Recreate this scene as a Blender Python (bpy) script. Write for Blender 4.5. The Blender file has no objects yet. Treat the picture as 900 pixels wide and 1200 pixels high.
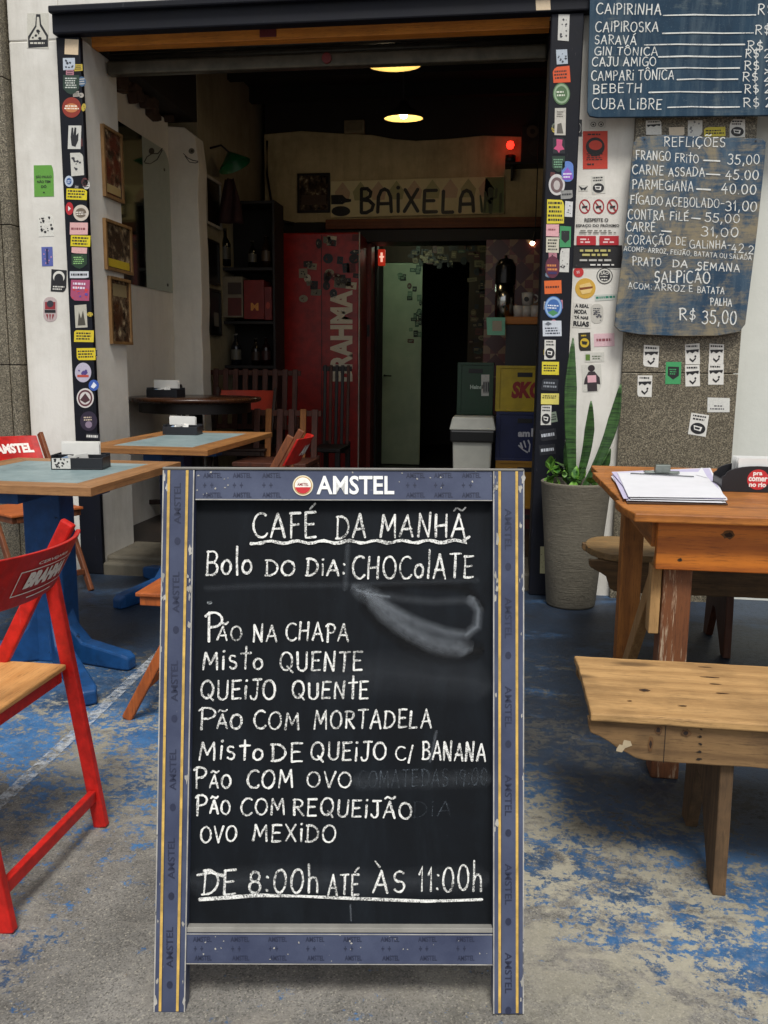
import bpy, bmesh, math, random
from math import radians, sin, cos, pi, sqrt
from mathutils import Vector, Matrix

random.seed(7)
S = bpy.context.scene
COL = S.collection
# ------------------------------------------------------------ camera
CAM_H, FPX = 1.2, 1020.0
PITCH, YAW, ROLL = radians(9.55), radians(8.0), radians(0.6)
FW = Vector((-sin(YAW)*cos(PITCH), cos(YAW)*cos(PITCH), -sin(PITCH)))
R0 = Vector((cos(YAW), sin(YAW), 0)); U0 = R0.cross(FW)
CI = R0*cos(ROLL) + U0*sin(ROLL)
CJ = -R0*sin(ROLL) + U0*cos(ROLL)
EYE = Vector((0, 0, CAM_H))
cd = bpy.data.cameras.new('camera'); cam = bpy.data.objects.new('camera', cd); COL.objects.link(cam)
cd.sensor_fit = 'HORIZONTAL'; cd.sensor_width = 36; cd.lens = 36*FPX/900
cd.clip_start = 0.05; cd.clip_end = 500
cam.matrix_world = Matrix(((CI.x, CJ.x, -FW.x, 0), (CI.y, CJ.y, -FW.y, 0), (CI.z, CJ.z, -FW.z, CAM_H), (0, 0, 0, 1)))
S.camera = cam
# ------------------------------------------------------------ world, sun, exposure
SUN_EL, SUN_AZ = radians(60), radians(168)      # azimuth clockwise from +Y
W = bpy.data.worlds.new('World'); S.world = W; W.use_nodes = True
wn = W.node_tree.nodes; wl = W.node_tree.links
bg = wn['Background']
sky = wn.new('ShaderNodeTexSky'); sky.sky_type = 'NISHITA'; sky.sun_disc = False
sky.sun_elevation = SUN_EL; sky.sun_rotation = SUN_AZ; sky.air_density = 1.0; sky.dust_density = 3.0
hs = wn.new('ShaderNodeHueSaturation'); hs.inputs['Saturation'].default_value = 0.30   # overcast: nearly grey
wl.new(sky.outputs[0], hs.inputs['Color']); wl.new(hs.outputs[0], bg.inputs['Color'])
bg.inputs['Strength'].default_value = 0.064
sd = bpy.data.lights.new('sun', 'SUN'); sd.energy = 1.5; sd.angle = radians(16); sd.color = (1, 0.975, 0.94)
sun = bpy.data.objects.new('sun', sd); COL.objects.link(sun)
sdir = Vector((sin(SUN_AZ)*cos(SUN_EL), cos(SUN_AZ)*cos(SUN_EL), sin(SUN_EL)))
sun.rotation_euler = sdir.to_track_quat('Z', 'Y').to_euler(); sun.location = sdir*20
S.view_settings.view_transform = 'Standard'
try: S.view_settings.look = 'None'
except Exception: pass
S.view_settings.gamma = 1.0
S.view_settings.exposure = 0.95

# ------------------------------------------------------------ photo ray helpers (used once, to measure real positions)
def ray(px, py): return FW + CI*((px-450)/FPX) + CJ*((600-py)/FPX)
def PY(px, py, Y): d = ray(px, py); return EYE + d*(Y/d.y)
def PX(px, py, X): d = ray(px, py); return EYE + d*(X/d.x)
def PZ(px, py, Z): d = ray(px, py); return EYE + d*((Z-CAM_H)/d.z)
def on_y(Y): return lambda px, py, off=0: PY(px, py, Y) + Vector((0, -off, 0))
def on_x(X): return lambda px, py, off=0: PX(px, py, X) + Vector((off, 0, 0))
def on_z(Z): return lambda px, py, off=0: PZ(px, py, Z) + Vector((0, 0, off))
def on_plane(P0, n):
    n = n.normalized()
    def f(px, py, off=0):
        d = ray(px, py); t = (P0-EYE).dot(n)/d.dot(n)
        return EYE + d*t + n*off
    return f
def uv_plane(o, ux, uy):                       # plain metre coordinates on a plane
    n = ux.cross(uy).normalized()
    return lambda u, v, off=0: o + ux*u + uy*v + n*off

# ------------------------------------------------------------ materials
def srgb(h):
    h = h.lstrip('#'); c = [int(h[i:i+2], 16)/255 for i in (0, 2, 4)]
    return tuple((x/12.92 if x <= .04045 else ((x+.055)/1.055)**2.4) for x in c) + (1,)
def lin(*c): return tuple(c) + (1,)
class NT:
    def __init__(s, name):
        s.m = bpy.data.materials.new(name); s.m.use_nodes = True
        s.t = s.m.node_tree; s.b = s.t.nodes['Principled BSDF']; s.out = s.t.nodes['Material Output']
        s.tc = s.t.nodes.new('ShaderNodeTexCoord')
    def n(s, typ, **kw):
        x = s.t.nodes.new(typ)
        for k, v in kw.items(): setattr(x, k, v)
        return x
    def l(s, a, b): s.t.links.new(a, b)
    def map(s, scale=(1, 1, 1), rot=(0, 0, 0), loc=(0, 0, 0), src=None):
        m = s.n('ShaderNodeMapping'); m.inputs['Scale'].default_value = scale; m.inputs['Rotation'].default_value = rot
        m.inputs['Location'].default_value = loc
        s.l(src or s.tc.outputs['Object'], m.inputs['Vector']); return m.outputs[0]
    def noise(s, vec, scale, detail=4, rough=.6, dist=0):
        x = s.n('ShaderNodeTexNoise'); x.inputs['Scale'].default_value = scale; x.inputs['Detail'].default_value = detail
        x.inputs['Roughness'].default_value = rough; x.inputs['Distortion'].default_value = dist
        s.l(vec, x.inputs['Vector']); return x.outputs['Fac']
    def ramp(s, fac, stops, interp='LINEAR'):
        r = s.n('ShaderNodeValToRGB'); r.color_ramp.interpolation = interp
        e = r.color_ramp.elements
        while len(e) < len(stops): e.new(0.5)
        for k, (p, c) in enumerate(stops):
            e[k].position = p; e[k].color = c if not isinstance(c, (int, float)) else (c, c, c, 1)
        s.l(fac, r.inputs[0]); return r.outputs[0]
    def mix(s, fac, a, b, mode='MIX'):
        x = s.n('ShaderNodeMix', data_type='RGBA', blend_type=mode)
        for sock, v in ((x.inputs[0], fac), (x.inputs[6], a), (x.inputs[7], b)):
            if isinstance(v, (int, float)): sock.default_value = v
            elif isinstance(v, tuple): sock.default_value = v
            else: s.l(v, sock)
        return x.outputs[2]
    def math(s, op, a, b=0.0, c=None, clamp=False):
        x = s.n('ShaderNodeMath', operation=op); x.use_clamp = clamp
        for k, v in enumerate((a, b) if c is None else (a, b, c)):
            if isinstance(v, (int, float)): x.inputs[k].default_value = v
            else: s.l(v, x.inputs[k])
        return x.outputs[0]
    def bump(s, h, strength=.3, dist=.005):
        x = s.n('ShaderNodeBump'); x.inputs['Strength'].default_value = strength; x.inputs['Distance'].default_value = dist
        s.l(h, x.inputs['Height']); s.l(x.outputs[0], s.b.inputs['Normal'])
    def col(s, c):
        if isinstance(c, tuple): s.b.inputs['Base Color'].default_value = c
        else: s.l(c, s.b.inputs['Base Color'])
    def rough(s, r):
        if isinstance(r, (int, float)): s.b.inputs['Roughness'].default_value = r
        else: s.l(r, s.b.inputs['Roughness'])
_mc = {}
def cached(fn):
    def g(*a, **k):
        key = (fn.__name__, a, tuple(sorted(k.items())))
        if key not in _mc: _mc[key] = fn(*a, **k)
        return _mc[key]
    return g
@cached
def flat(h, rough=.55, var=.12, metal=0.0):
    c = srgb(h) if isinstance(h, str) else h
    t = NT('paint'); f = t.noise(t.map(), 14, 5)
    dark = tuple(x*(1-var*2) for x in c[:3])+(1,)
    t.col(t.mix(t.ramp(f, [(.35, 0), (.65, 1)]), dark, c)); t.rough(rough); t.b.inputs['Metallic'].default_value = metal
    return t.m
@cached
def printed(h):
    c = srgb(h) if isinstance(h, str) else h
    t = NT('print'); f = t.noise(t.map(), 120, 3); g = t.noise(t.map(), 9, 3)
    c2 = tuple(x*.72+.012 for x in c[:3])+(1,)
    b = t.mix(t.math('MULTIPLY', t.ramp(f, [(.45, 0), (.75, 1)]), t.ramp(g, [(.35, .15), (.7, 1)])), c, c2)
    h2 = t.noise(t.map(loc=(5, 3, 1)), 34, 8, .8); b = t.mix(t.ramp(h2, [(.6, 0), (.68, .75)]), b, tuple(x*.35+.03 for x in c[:3])+(1,))
    t.col(t.mix(t.ramp(t.noise(t.map(loc=(8, 1, 2)), 60, 8, .8), [(.64, 0), (.68, .7)]), b, (.5, .48, .44, 1))); t.rough(.5)
    return t.m
@cached
def emit(c, s):
    t = NT('glow'); t.b.inputs['Base Color'].default_value = c
    t.b.inputs['Emission Color'].default_value = c; t.b.inputs['Emission Strength'].default_value = s
    return t.m
@cached
def wood(c1, c2, axis='x', scale=1.0, rough=.6, dirt=.5, wear=None, seed=0.0, knots=True, rings=.26, rs=1.0):
    t = NT('wood')
    st = {'x': (1.2, 16, 16), 'y': (16, 1.2, 16), 'z': (16, 16, 1.2)}[axis]
    v = t.map(tuple(x*scale for x in st), loc=(seed, seed*1.7, seed*.6))
    w = t.n('ShaderNodeTexWave', wave_type='RINGS', rings_direction={'x': 'X', 'y': 'Y', 'z': 'Z'}[axis])
    w.inputs['Scale'].default_value = 1.1; w.inputs['Distortion'].default_value = 9; w.inputs['Detail'].default_value = 4
    w.inputs['Detail Scale'].default_value = 1.2
    t.l(t.map(tuple(x*scale*.55*rs for x in st), loc=(seed+.35, seed*1.7+.9, seed*.6+1.3)), w.inputs['Vector'])
    grain = t.noise(v, 5.0, 8, .7, .4)
    base = t.mix(t.math('ADD', t.math('MULTIPLY', w.outputs['Fac'], rings), t.math('MULTIPLY', grain, .78)), srgb(c2), srgb(c1))
    big = t.noise(t.map(), 5, 5, .65)
    dk = tuple(x*.32 for x in srgb(c2)[:3])+(1,)
    base = t.mix(t.math('MULTIPLY', t.ramp(big, [(.45, 0), (.72, 1)]), dirt), base, dk)
    fine = t.noise(v, 14, 4, .75)
    base = t.mix(t.math('MULTIPLY', t.ramp(fine, [(.52, 0), (.70, 1)]), .62), base, dk)
    streak = t.noise(t.map(tuple(x*scale for x in {'x': (2.2, 34, 34), 'y': (34, 2.2, 34), 'z': (34, 34, 2.2)}[axis]), loc=(seed+3, seed, 2)), 2.2, 6, .7, .5)
    base = t.mix(t.math('MULTIPLY', t.ramp(streak, [(.60, 0), (.70, 1)]), min(.8, dirt*1.3)), base, dk)
    if knots:
        vo = t.n('ShaderNodeTexVoronoi'); vo.inputs['Scale'].default_value = 1.0
        kx = {'x': (1.9, 6, 6), 'y': (6, 1.9, 6), 'z': (6, 6, 1.9)}[axis]
        t.l(t.map(kx, loc=(seed+.2, .4+seed, .1)), vo.inputs['Vector'])
        base = t.mix(t.ramp(vo.outputs['Distance'], [(.06, .8), (.13, 0)]), base, dk)
    if wear:
        wn_ = t.noise(t.map(tuple(x*.5 for x in st)), 3.5, 7, .75)
        base = t.mix(t.ramp(wn_, [(.56, 0), (.62, 1)]), base, srgb(wear))
    t.col(base); t.rough(t.ramp(grain, [(.2, rough+.12), (.8, rough-.1)]))
    t.bump(t.math('ADD', t.math('MULTIPLY', fine, .8), t.math('MULTIPLY', w.outputs['Fac'], .4)), .25, .0015)
    return t.m
@cached
def worn_paint(h, under='#b9a184', amount=.64, rough=.4, scale=9):
    t = NT('worn_paint'); v = t.map()
    f = t.noise(v, scale, 9, .78); g = t.noise(v, scale*.25, 3)
    c = srgb(h); c2 = tuple(x*.6 for x in c[:3])+(1,)
    base = t.mix(t.ramp(t.noise(v, scale*1.4, 5), [(.3, 0), (.7, 1)]), c2, c)
    gr = t.noise(t.map(loc=(2, 1, 4)), 7, 8, .75, .4); base = t.mix(t.math('MULTIPLY', t.ramp(gr, [(.48, 0), (.72, 1)]), .55), base, tuple(x*.25+.006 for x in c[:3])+(1,))
    sc = t.noise(t.map((60, 60, 4), rot=(.3, .2, 0)), 2.2, 5, .75); base = t.mix(t.ramp(sc, [(.66, 0), (.70, .6)]), base, tuple(min(1, x*.6+.12) for x in c[:3])+(1,))
    chip = t.ramp(t.math('ADD', t.math('MULTIPLY', f, .75), t.math('MULTIPLY', g, .25)), [(amount-.015, 0), (amount+.01, 1)])
    t.col(t.mix(chip, base, srgb(under))); t.rough(t.mix(chip, lin(rough, rough, rough), lin(.8, .8, .8)))
    t.bump(chip, -.25, .001); t.b.inputs['Specular IOR Level'].default_value = .3
    return t.m
def plaster(name, h, stain='#8d8676', amt=.5, low=None):
    t = NT(name); v = t.map()
    c = srgb(h)
    f = t.noise(v, 1.3, 8, .72); g = t.noise(t.map((5, 5, .6)), 2.2, 6, .7); fine = t.noise(v, 60, 5, .7)
    base = t.mix(t.math('MULTIPLY', t.ramp(f, [(.42, 0), (.78, 1)]), amt), c, srgb(stain))
    base = t.mix(t.math('MULTIPLY', t.ramp(g, [(.5, 0), (.8, 1)]), amt*.6), base, srgb(stain))
    scuff = t.noise(t.map((3, 3, 9)), 6, 8, .8)
    base = t.mix(t.math('MULTIPLY', t.ramp(scuff, [(.66, 0), (.72, 1)]), .4), base, tuple(x*.35 for x in srgb(stain)[:3])+(1,))
    t.col(base); t.rough(.75)
    t.bump(t.math('ADD', t.math('MULTIPLY', fine, .3), t.noise(v, 9, 5)), .35, .006)
    return t.m
def granite(name='granite_speckle'):
    t = NT(name); v = t.map()
    vo = t.n('ShaderNodeTexVoronoi'); vo.inputs['Scale'].default_value = 210; t.l(v, vo.inputs['Vector'])
    bw = t.n('ShaderNodeRGBToBW'); t.l(vo.outputs['Color'], bw.inputs[0])
    c = t.ramp(bw.outputs[0], [(0, srgb('#26221b')), (.3, srgb('#4d473a')), (.55, srgb('#6f6756')), (.8, srgb('#8a816c')), (1, srgb('#b3aa95'))])
    big = t.noise(v, 3, 6)
    c = t.mix(t.math('MULTIPLY', t.ramp(big, [(.4, 0), (.75, 1)]), .45), c, srgb('#4b4433'))
    t.col(c); t.rough(.55); t.bump(bw.outputs[0], .1, .001)
    return t.m
def chalk_slate(name, c_dark, c_mid, rub, rub_amt, vert=(7, 7, 1.0), tan=None, tl=.47):
    t = NT(name); v = t.map()
    f = t.noise(t.map(vert), 2.0, 6, .7, .6); g = t.noise(v, 2.5, 6, .7, .8); fine = t.noise(v, 160, 3, .7)
    base = t.mix(t.ramp(g, [(.3, 0), (.75, 1)]), srgb(c_dark), srgb(c_mid))
    base = t.mix(t.math('MULTIPLY', t.ramp(f, [(.46, 0), (.85, 1)]), rub_amt), base, srgb(rub))
    base = t.mix(t.math('MULTIPLY', t.ramp(fine, [(.62, 0), (.72, 1)]), rub_amt*.7), base, srgb(rub))
    if tan:
        h = t.noise(t.map((3.2, 3.2, 3.2), loc=(1.3, 0, .4)), 1.5, 7, .72, .5); k = t.noise(t.map((1, 1, 9)), 8, 6, .75)
        m = t.math('ADD', t.math('MULTIPLY', h, .7), t.math('MULTIPLY', k, .3))
        base = t.mix(t.ramp(m, [(tl, 0), (tl+.13, .9)]), base, srgb(tan))
    t.col(base); t.rough(.7); t.b.inputs['Specular IOR Level'].default_value = .2
    return t.m
@cached
def chalk(h='#e9e9e4', cover=.40):
    t = NT('chalk'); v = t.map()
    f = t.noise(v, 330, 3, .75); g = t.noise(v, 28, 4, .6)
    a = t.math('ADD', t.math('MULTIPLY', f, .6), t.math('MULTIPLY', g, .4))
    al = t.ramp(a, [(cover, .1), (cover+.14, 1)])
    t.col(srgb(h)); t.rough(.95); t.l(al, t.b.inputs['Alpha'])
    return t.m
@cached
def smear(h='#8d949a', amt=.3):
    t = NT('chalk_smear')
    uv = t.n('ShaderNodeUVMap'); uv.uv_map = 'UVMap'
    sx = t.n('ShaderNodeSeparateXYZ'); t.l(uv.outputs[0], sx.inputs[0])
    e = t.math('SUBTRACT', 1.0, t.math('ABSOLUTE', t.math('SUBTRACT', t.math('MULTIPLY', sx.outputs[1], 2.0), 1.0)), clamp=True)
    n1 = t.noise(t.map((1, 60, 1), src=uv.outputs[0]), 1.5, 5, .7)
    n2 = t.noise(t.map(), 90, 4, .7)
    a = t.math('MULTIPLY', t.math('MULTIPLY', e, t.math('ADD', n1, .15)), t.math('ADD', t.math('MULTIPLY', n2, 1.1), .1))
    t.col(srgb(h)); t.rough(.95); t.l(t.math('MULTIPLY', a, amt, clamp=True), t.b.inputs['Alpha'])
    return t.m

# ------------------------------------------------------------ mesh builder
_tx = {}
def text_mesh(s, bold=.0, shear=0):
    k = (s, bold, shear)
    if k in _tx: return _tx[k]
    cu = bpy.data.curves.new('t', 'FONT'); cu.body = s; cu.offset = bold; cu.shear = shear; cu.resolution_u = 3
    o = bpy.data.objects.new('t', cu); COL.objects.link(o)
    bpy.context.view_layer.update()
    me = o.to_mesh()
    vs = [v.co.copy() for v in me.vertices]; fs = [list(p.vertices) for p in me.polygons]
    o.to_mesh_clear(); bpy.data.objects.remove(o); bpy.data.curves.remove(cu)
    x0 = min(v.x for v in vs); x1 = max(v.x for v in vs); y0 = min(v.y for v in vs); y1 = max(v.y for v in vs)
    out = ([((v.x-x0)/(x1-x0), (v.y-y0)/(y1-y0)) for v in vs], fs, (x1-x0)/(y1-y0))
    _tx[k] = out; return out

class MB:
    def __init__(s): s.v = []; s.f = []; s.m = []; s.mats = []; s.uv = {}; s.smooth = set()
    def mi(s, mat):
        if mat not in s.mats: s.mats.append(mat)
        return s.mats.index(mat)
    def add(s, vs, fs, mat, smooth=False):
        b = len(s.v); s.v += [Vector(v) for v in vs]; k = s.mi(mat)
        for f in fs:
            s.f.append([b+i for i in f]); s.m.append(k)
            if smooth: s.smooth.add(len(s.f)-1)
        return b
    def box(s, c, d, mat, rz=0.0, M=None):
        x, y, z = d[0]/2, d[1]/2, d[2]/2
        vs = [Vector((a*x, b*y, e*z)) for a in (-1, 1) for b in (-1, 1) for e in (-1, 1)]
        R = M or Matrix.Rotation(rz, 3, 'Z')
        s.add([R@v+Vector(c) for v in vs], [(0, 1, 3, 2), (4, 6, 7, 5), (0, 4, 5, 1), (2, 3, 7, 6), (0, 2, 6, 4), (1, 5, 7, 3)], mat)
        return s
    def bb(s, x0, x1, y0, y1, z0, z1, mat): return s.box(((x0+x1)/2, (y0+y1)/2, (z0+z1)/2), (abs(x1-x0), abs(y1-y0), abs(z1-z0)), mat)
    def beam(s, p0, p1, w, h, mat, side=(1, 0, 0)):      # w along side, h across
        p0 = Vector(p0); p1 = Vector(p1); d = (p1-p0).normalized(); a = Vector(side); a = (a-d*a.dot(d)).normalized(); b = d.cross(a)
        vs = []
        for p in (p0, p1):
            for i, j in ((-1, -1), (1, -1), (1, 1), (-1, 1)): vs.append(p+a*(i*w/2)+b*(j*h/2))
        s.add(vs, [(0, 3, 2, 1), (4, 5, 6, 7), (0, 1, 5, 4), (1, 2, 6, 5), (2, 3, 7, 6), (3, 0, 4, 7)], mat); return s
    def prism(s, pts, ext, mat):                         # polygon of 3d points extruded by a vector
        n = len(pts); ext = Vector(ext); vs = [Vector(p) for p in pts]; vs += [v+ext for v in vs]
        s.add(vs, [list(range(n))[::-1], list(range(n, 2*n))] + [(i, (i+1) % n, n+(i+1) % n, n+i) for i in range(n)], mat); return s
    def lathe(s, prof, mat, c=(0, 0, 0), n=40, axis=None, smooth=True):
        c = Vector(c); vs = []; fs = []
        R = axis.to_track_quat('Z', 'Y').to_matrix() if axis is not None else Matrix.Identity(3)
        for r, z in prof:
            for k in range(n): a = 2*pi*k/n; vs.append(c+R@Vector((r*cos(a), r*sin(a), z)))
        for i in range(len(prof)-1):
            for k in range(n): fs.append((i*n+k, i*n+(k+1) % n, (i+1)*n+(k+1) % n, (i+1)*n+k))
        s.add(vs, fs, mat, smooth); return s
    def cyl(s, p0, p1, r, mat, n=16, r1=None):
        p0 = Vector(p0); p1 = Vector(p1); d = p1-p0; L = d.length
        r1 = r if r1 is None else r1
        return s.lathe([(0.0001, 0), (r, 0), (r1, L), (0.0001, L)], mat, p0, n, d, smooth=False)
    def tube(s, pts, r, mat, n=10):
        pts = [Vector(p) for p in pts]; vs = []; fs = []
        for i, p in enumerate(pts):
            d = (pts[min(i+1, len(pts)-1)]-pts[max(i-1, 0)]).normalized(); q = d.to_track_quat('Z', 'Y').to_matrix()
            rr = r[i] if isinstance(r, (list, tuple)) else r
            for k in range(n): a = 2*pi*k/n; vs.append(p+q@Vector((rr*cos(a), rr*sin(a), 0)))
        for i in range(len(pts)-1):
            for k in range(n): fs.append((i*n+k, i*n+(k+1) % n, (i+1)*n+(k+1) % n, (i+1)*n+k))
        fs += [list(range(n))[::-1], list(range((len(pts)-1)*n, len(pts)*n))]
        s.add(vs, fs, mat, True); return s
    # --- on a mapped plane
    def poly(s, mp, pts, off, mat): s.add([mp(x, y, off) for x, y in pts], [list(range(len(pts)))], mat); return s
    def plate(s, mp, pts, o0, o1, mat):
        n = len(pts); vs = [mp(x, y, o1) for x, y in pts]+[mp(x, y, o0) for x, y in pts]
        s.add(vs, [list(range(n)), list(range(n, 2*n))[::-1]]+[(i, n+i, n+(i+1) % n, (i+1) % n) for i in range(n)], mat); return s
    def text(s, mp, t, box, off, mat, bold=.0, shear=0, turn=0, flip=True):
        x0, x1, y0, y1 = box; vs, fs, _ = text_mesh(t, bold, shear); out = []
        for u, v in vs:
            if turn == 90: u, v = 1-v, u          # reads upward
            elif turn == -90: u, v = v, 1-u
            out.append(mp(x0+(x1-x0)*u, (y1-(y1-y0)*v) if flip else (y0+(y1-y0)*v), off))
        s.add(out, fs, mat); return s
    def stroke(s, mp, pts, w, off, mat, uv=False, wv=.26):
        P = [Vector((x, y)) for x, y in pts]
        Q = [P[0]]
        for p in P[1:]:
            if (p-Q[-1]).length > .05: Q.append(p)
        P = Q
        if len(P) < 2: P = [P[0], P[0]+Vector((w*.5, 0))]
        d0 = (P[0]-P[1]).normalized(); d1 = (P[-1]-P[-2]).normalized()
        P = [P[0]+d0*w*.38]+P+[P[-1]+d1*w*.38]
        n = len(P); vs = []; fs = []
        for i in range(n):
            a = (P[i]-P[i-1]).normalized() if i else None; b = (P[i+1]-P[i]).normalized() if i < n-1 else None
            if a is None: t = b; k = 1
            elif b is None: t = a; k = 1
            else:
                t = a+b; t = b if t.length < .2 else t.normalized(); k = min(1.5, 1/max(.3, t.dot(b)))
            nn = Vector((-t.y, t.x))*(w/2*k*(1+random.uniform(-wv, wv)))
            if i in (0, n-1): nn *= .45
            vs += [mp(*(P[i]+nn), off), mp(*(P[i]-nn), off)]
        for i in range(n-1): fs.append((2*i, 2*i+1, 2*i+3, 2*i+2))
        b = s.add(vs, fs, mat)
        if uv:
            for i in range(n): s.uv[b+2*i] = (i/8, 0); s.uv[b+2*i+1] = (i/8, 1)
        return s
    def build(s, name, parent=None, origin=None, bevel=0, world=True, segs=2):
        me = bpy.data.meshes.new(name)
        if parent is not None:
            o0 = parent_loc(parent) if world else Vector((0, 0, 0))
        else:
            if origin is None:
                zs = min(v.z for v in s.v)
                o0 = Vector(((min(v.x for v in s.v)+max(v.x for v in s.v))/2, (min(v.y for v in s.v)+max(v.y for v in s.v))/2, zs))
            else: o0 = Vector(origin)
        me.from_pydata([v-o0 for v in s.v], [], s.f)
        for m in s.mats: me.materials.append(m)
        for p, k in zip(me.polygons, s.m): p.material_index = k
        for i in s.smooth: me.polygons[i].use_smooth = True
        if s.uv:
            ul = me.uv_layers.new(name='UVMap')
            for lp in me.loops: ul.data[lp.index].uv = s.uv.get(lp.vertex_index, (0, 0))
        o = bpy.data.objects.new(name, me); COL.objects.link(o)
        if parent is not None: o.parent = parent
        else: o.location = o0
        if bevel:
            bm_ = bmesh.new(); bm_.from_mesh(me); bmesh.ops.recalc_face_normals(bm_, faces=bm_.faces); bm_.to_mesh(me); bm_.free()
            md = o.modifiers.new('bevel', 'BEVEL'); md.width = bevel; md.segments = segs; md.limit_method = 'ANGLE'; md.angle_limit = radians(40)
        return o
def parent_loc(p):
    v = Vector((0, 0, 0))
    while p is not None: v += p.location; p = p.parent
    return v
def thing(name, label, cat, loc=(0, 0, 0), rz=0, group=None):
    o = bpy.data.objects.new(name, None); COL.objects.link(o); o.location = loc; o.rotation_euler = (0, 0, rz)
    o.empty_display_size = .1
    return tag(o, label, cat, group)
def tag(o, label, cat, group=None):
    o['label'] = label; o['category'] = cat
    if group: o['group'] = group
    return o
def struct(o): o['kind'] = 'structure'; return o
def rrect(x0, x1, y0, y1, r, n=5):
    pts = []
    for cx, cy, a0 in ((x1-r, y0+r, -90), (x1-r, y1-r, 0), (x0+r, y1-r, 90), (x0+r, y0+r, 180)):
        for k in range(n+1): a = radians(a0+90*k/n); pts.append((cx+r*cos(a), cy+r*sin(a)))
    return pts
def ell(cx, cy, rx, ry, n=28): return [(cx+rx*cos(2*pi*k/n), cy+ry*sin(2*pi*k/n)) for k in range(n)]

def rough(pts, amp=.0016, step=.04):
    out = []
    for i, p in enumerate(pts):
        q = pts[(i+1) % len(pts)]; L = sqrt((q[0]-p[0])**2+(q[1]-p[1])**2); n = max(1, int(L/step)); nx, ny = ((q[1]-p[1])/L, -(q[0]-p[0])/L) if L else (0, 0)
        for k in range(n):
            a = amp*random.choice([.3, .5, 1, 1, -.4, 1.6])*random.uniform(-1, .6); out.append((p[0]+(q[0]-p[0])*k/n+nx*a, p[1]+(q[1]-p[1])*k/n+ny*a))
    return out
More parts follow.
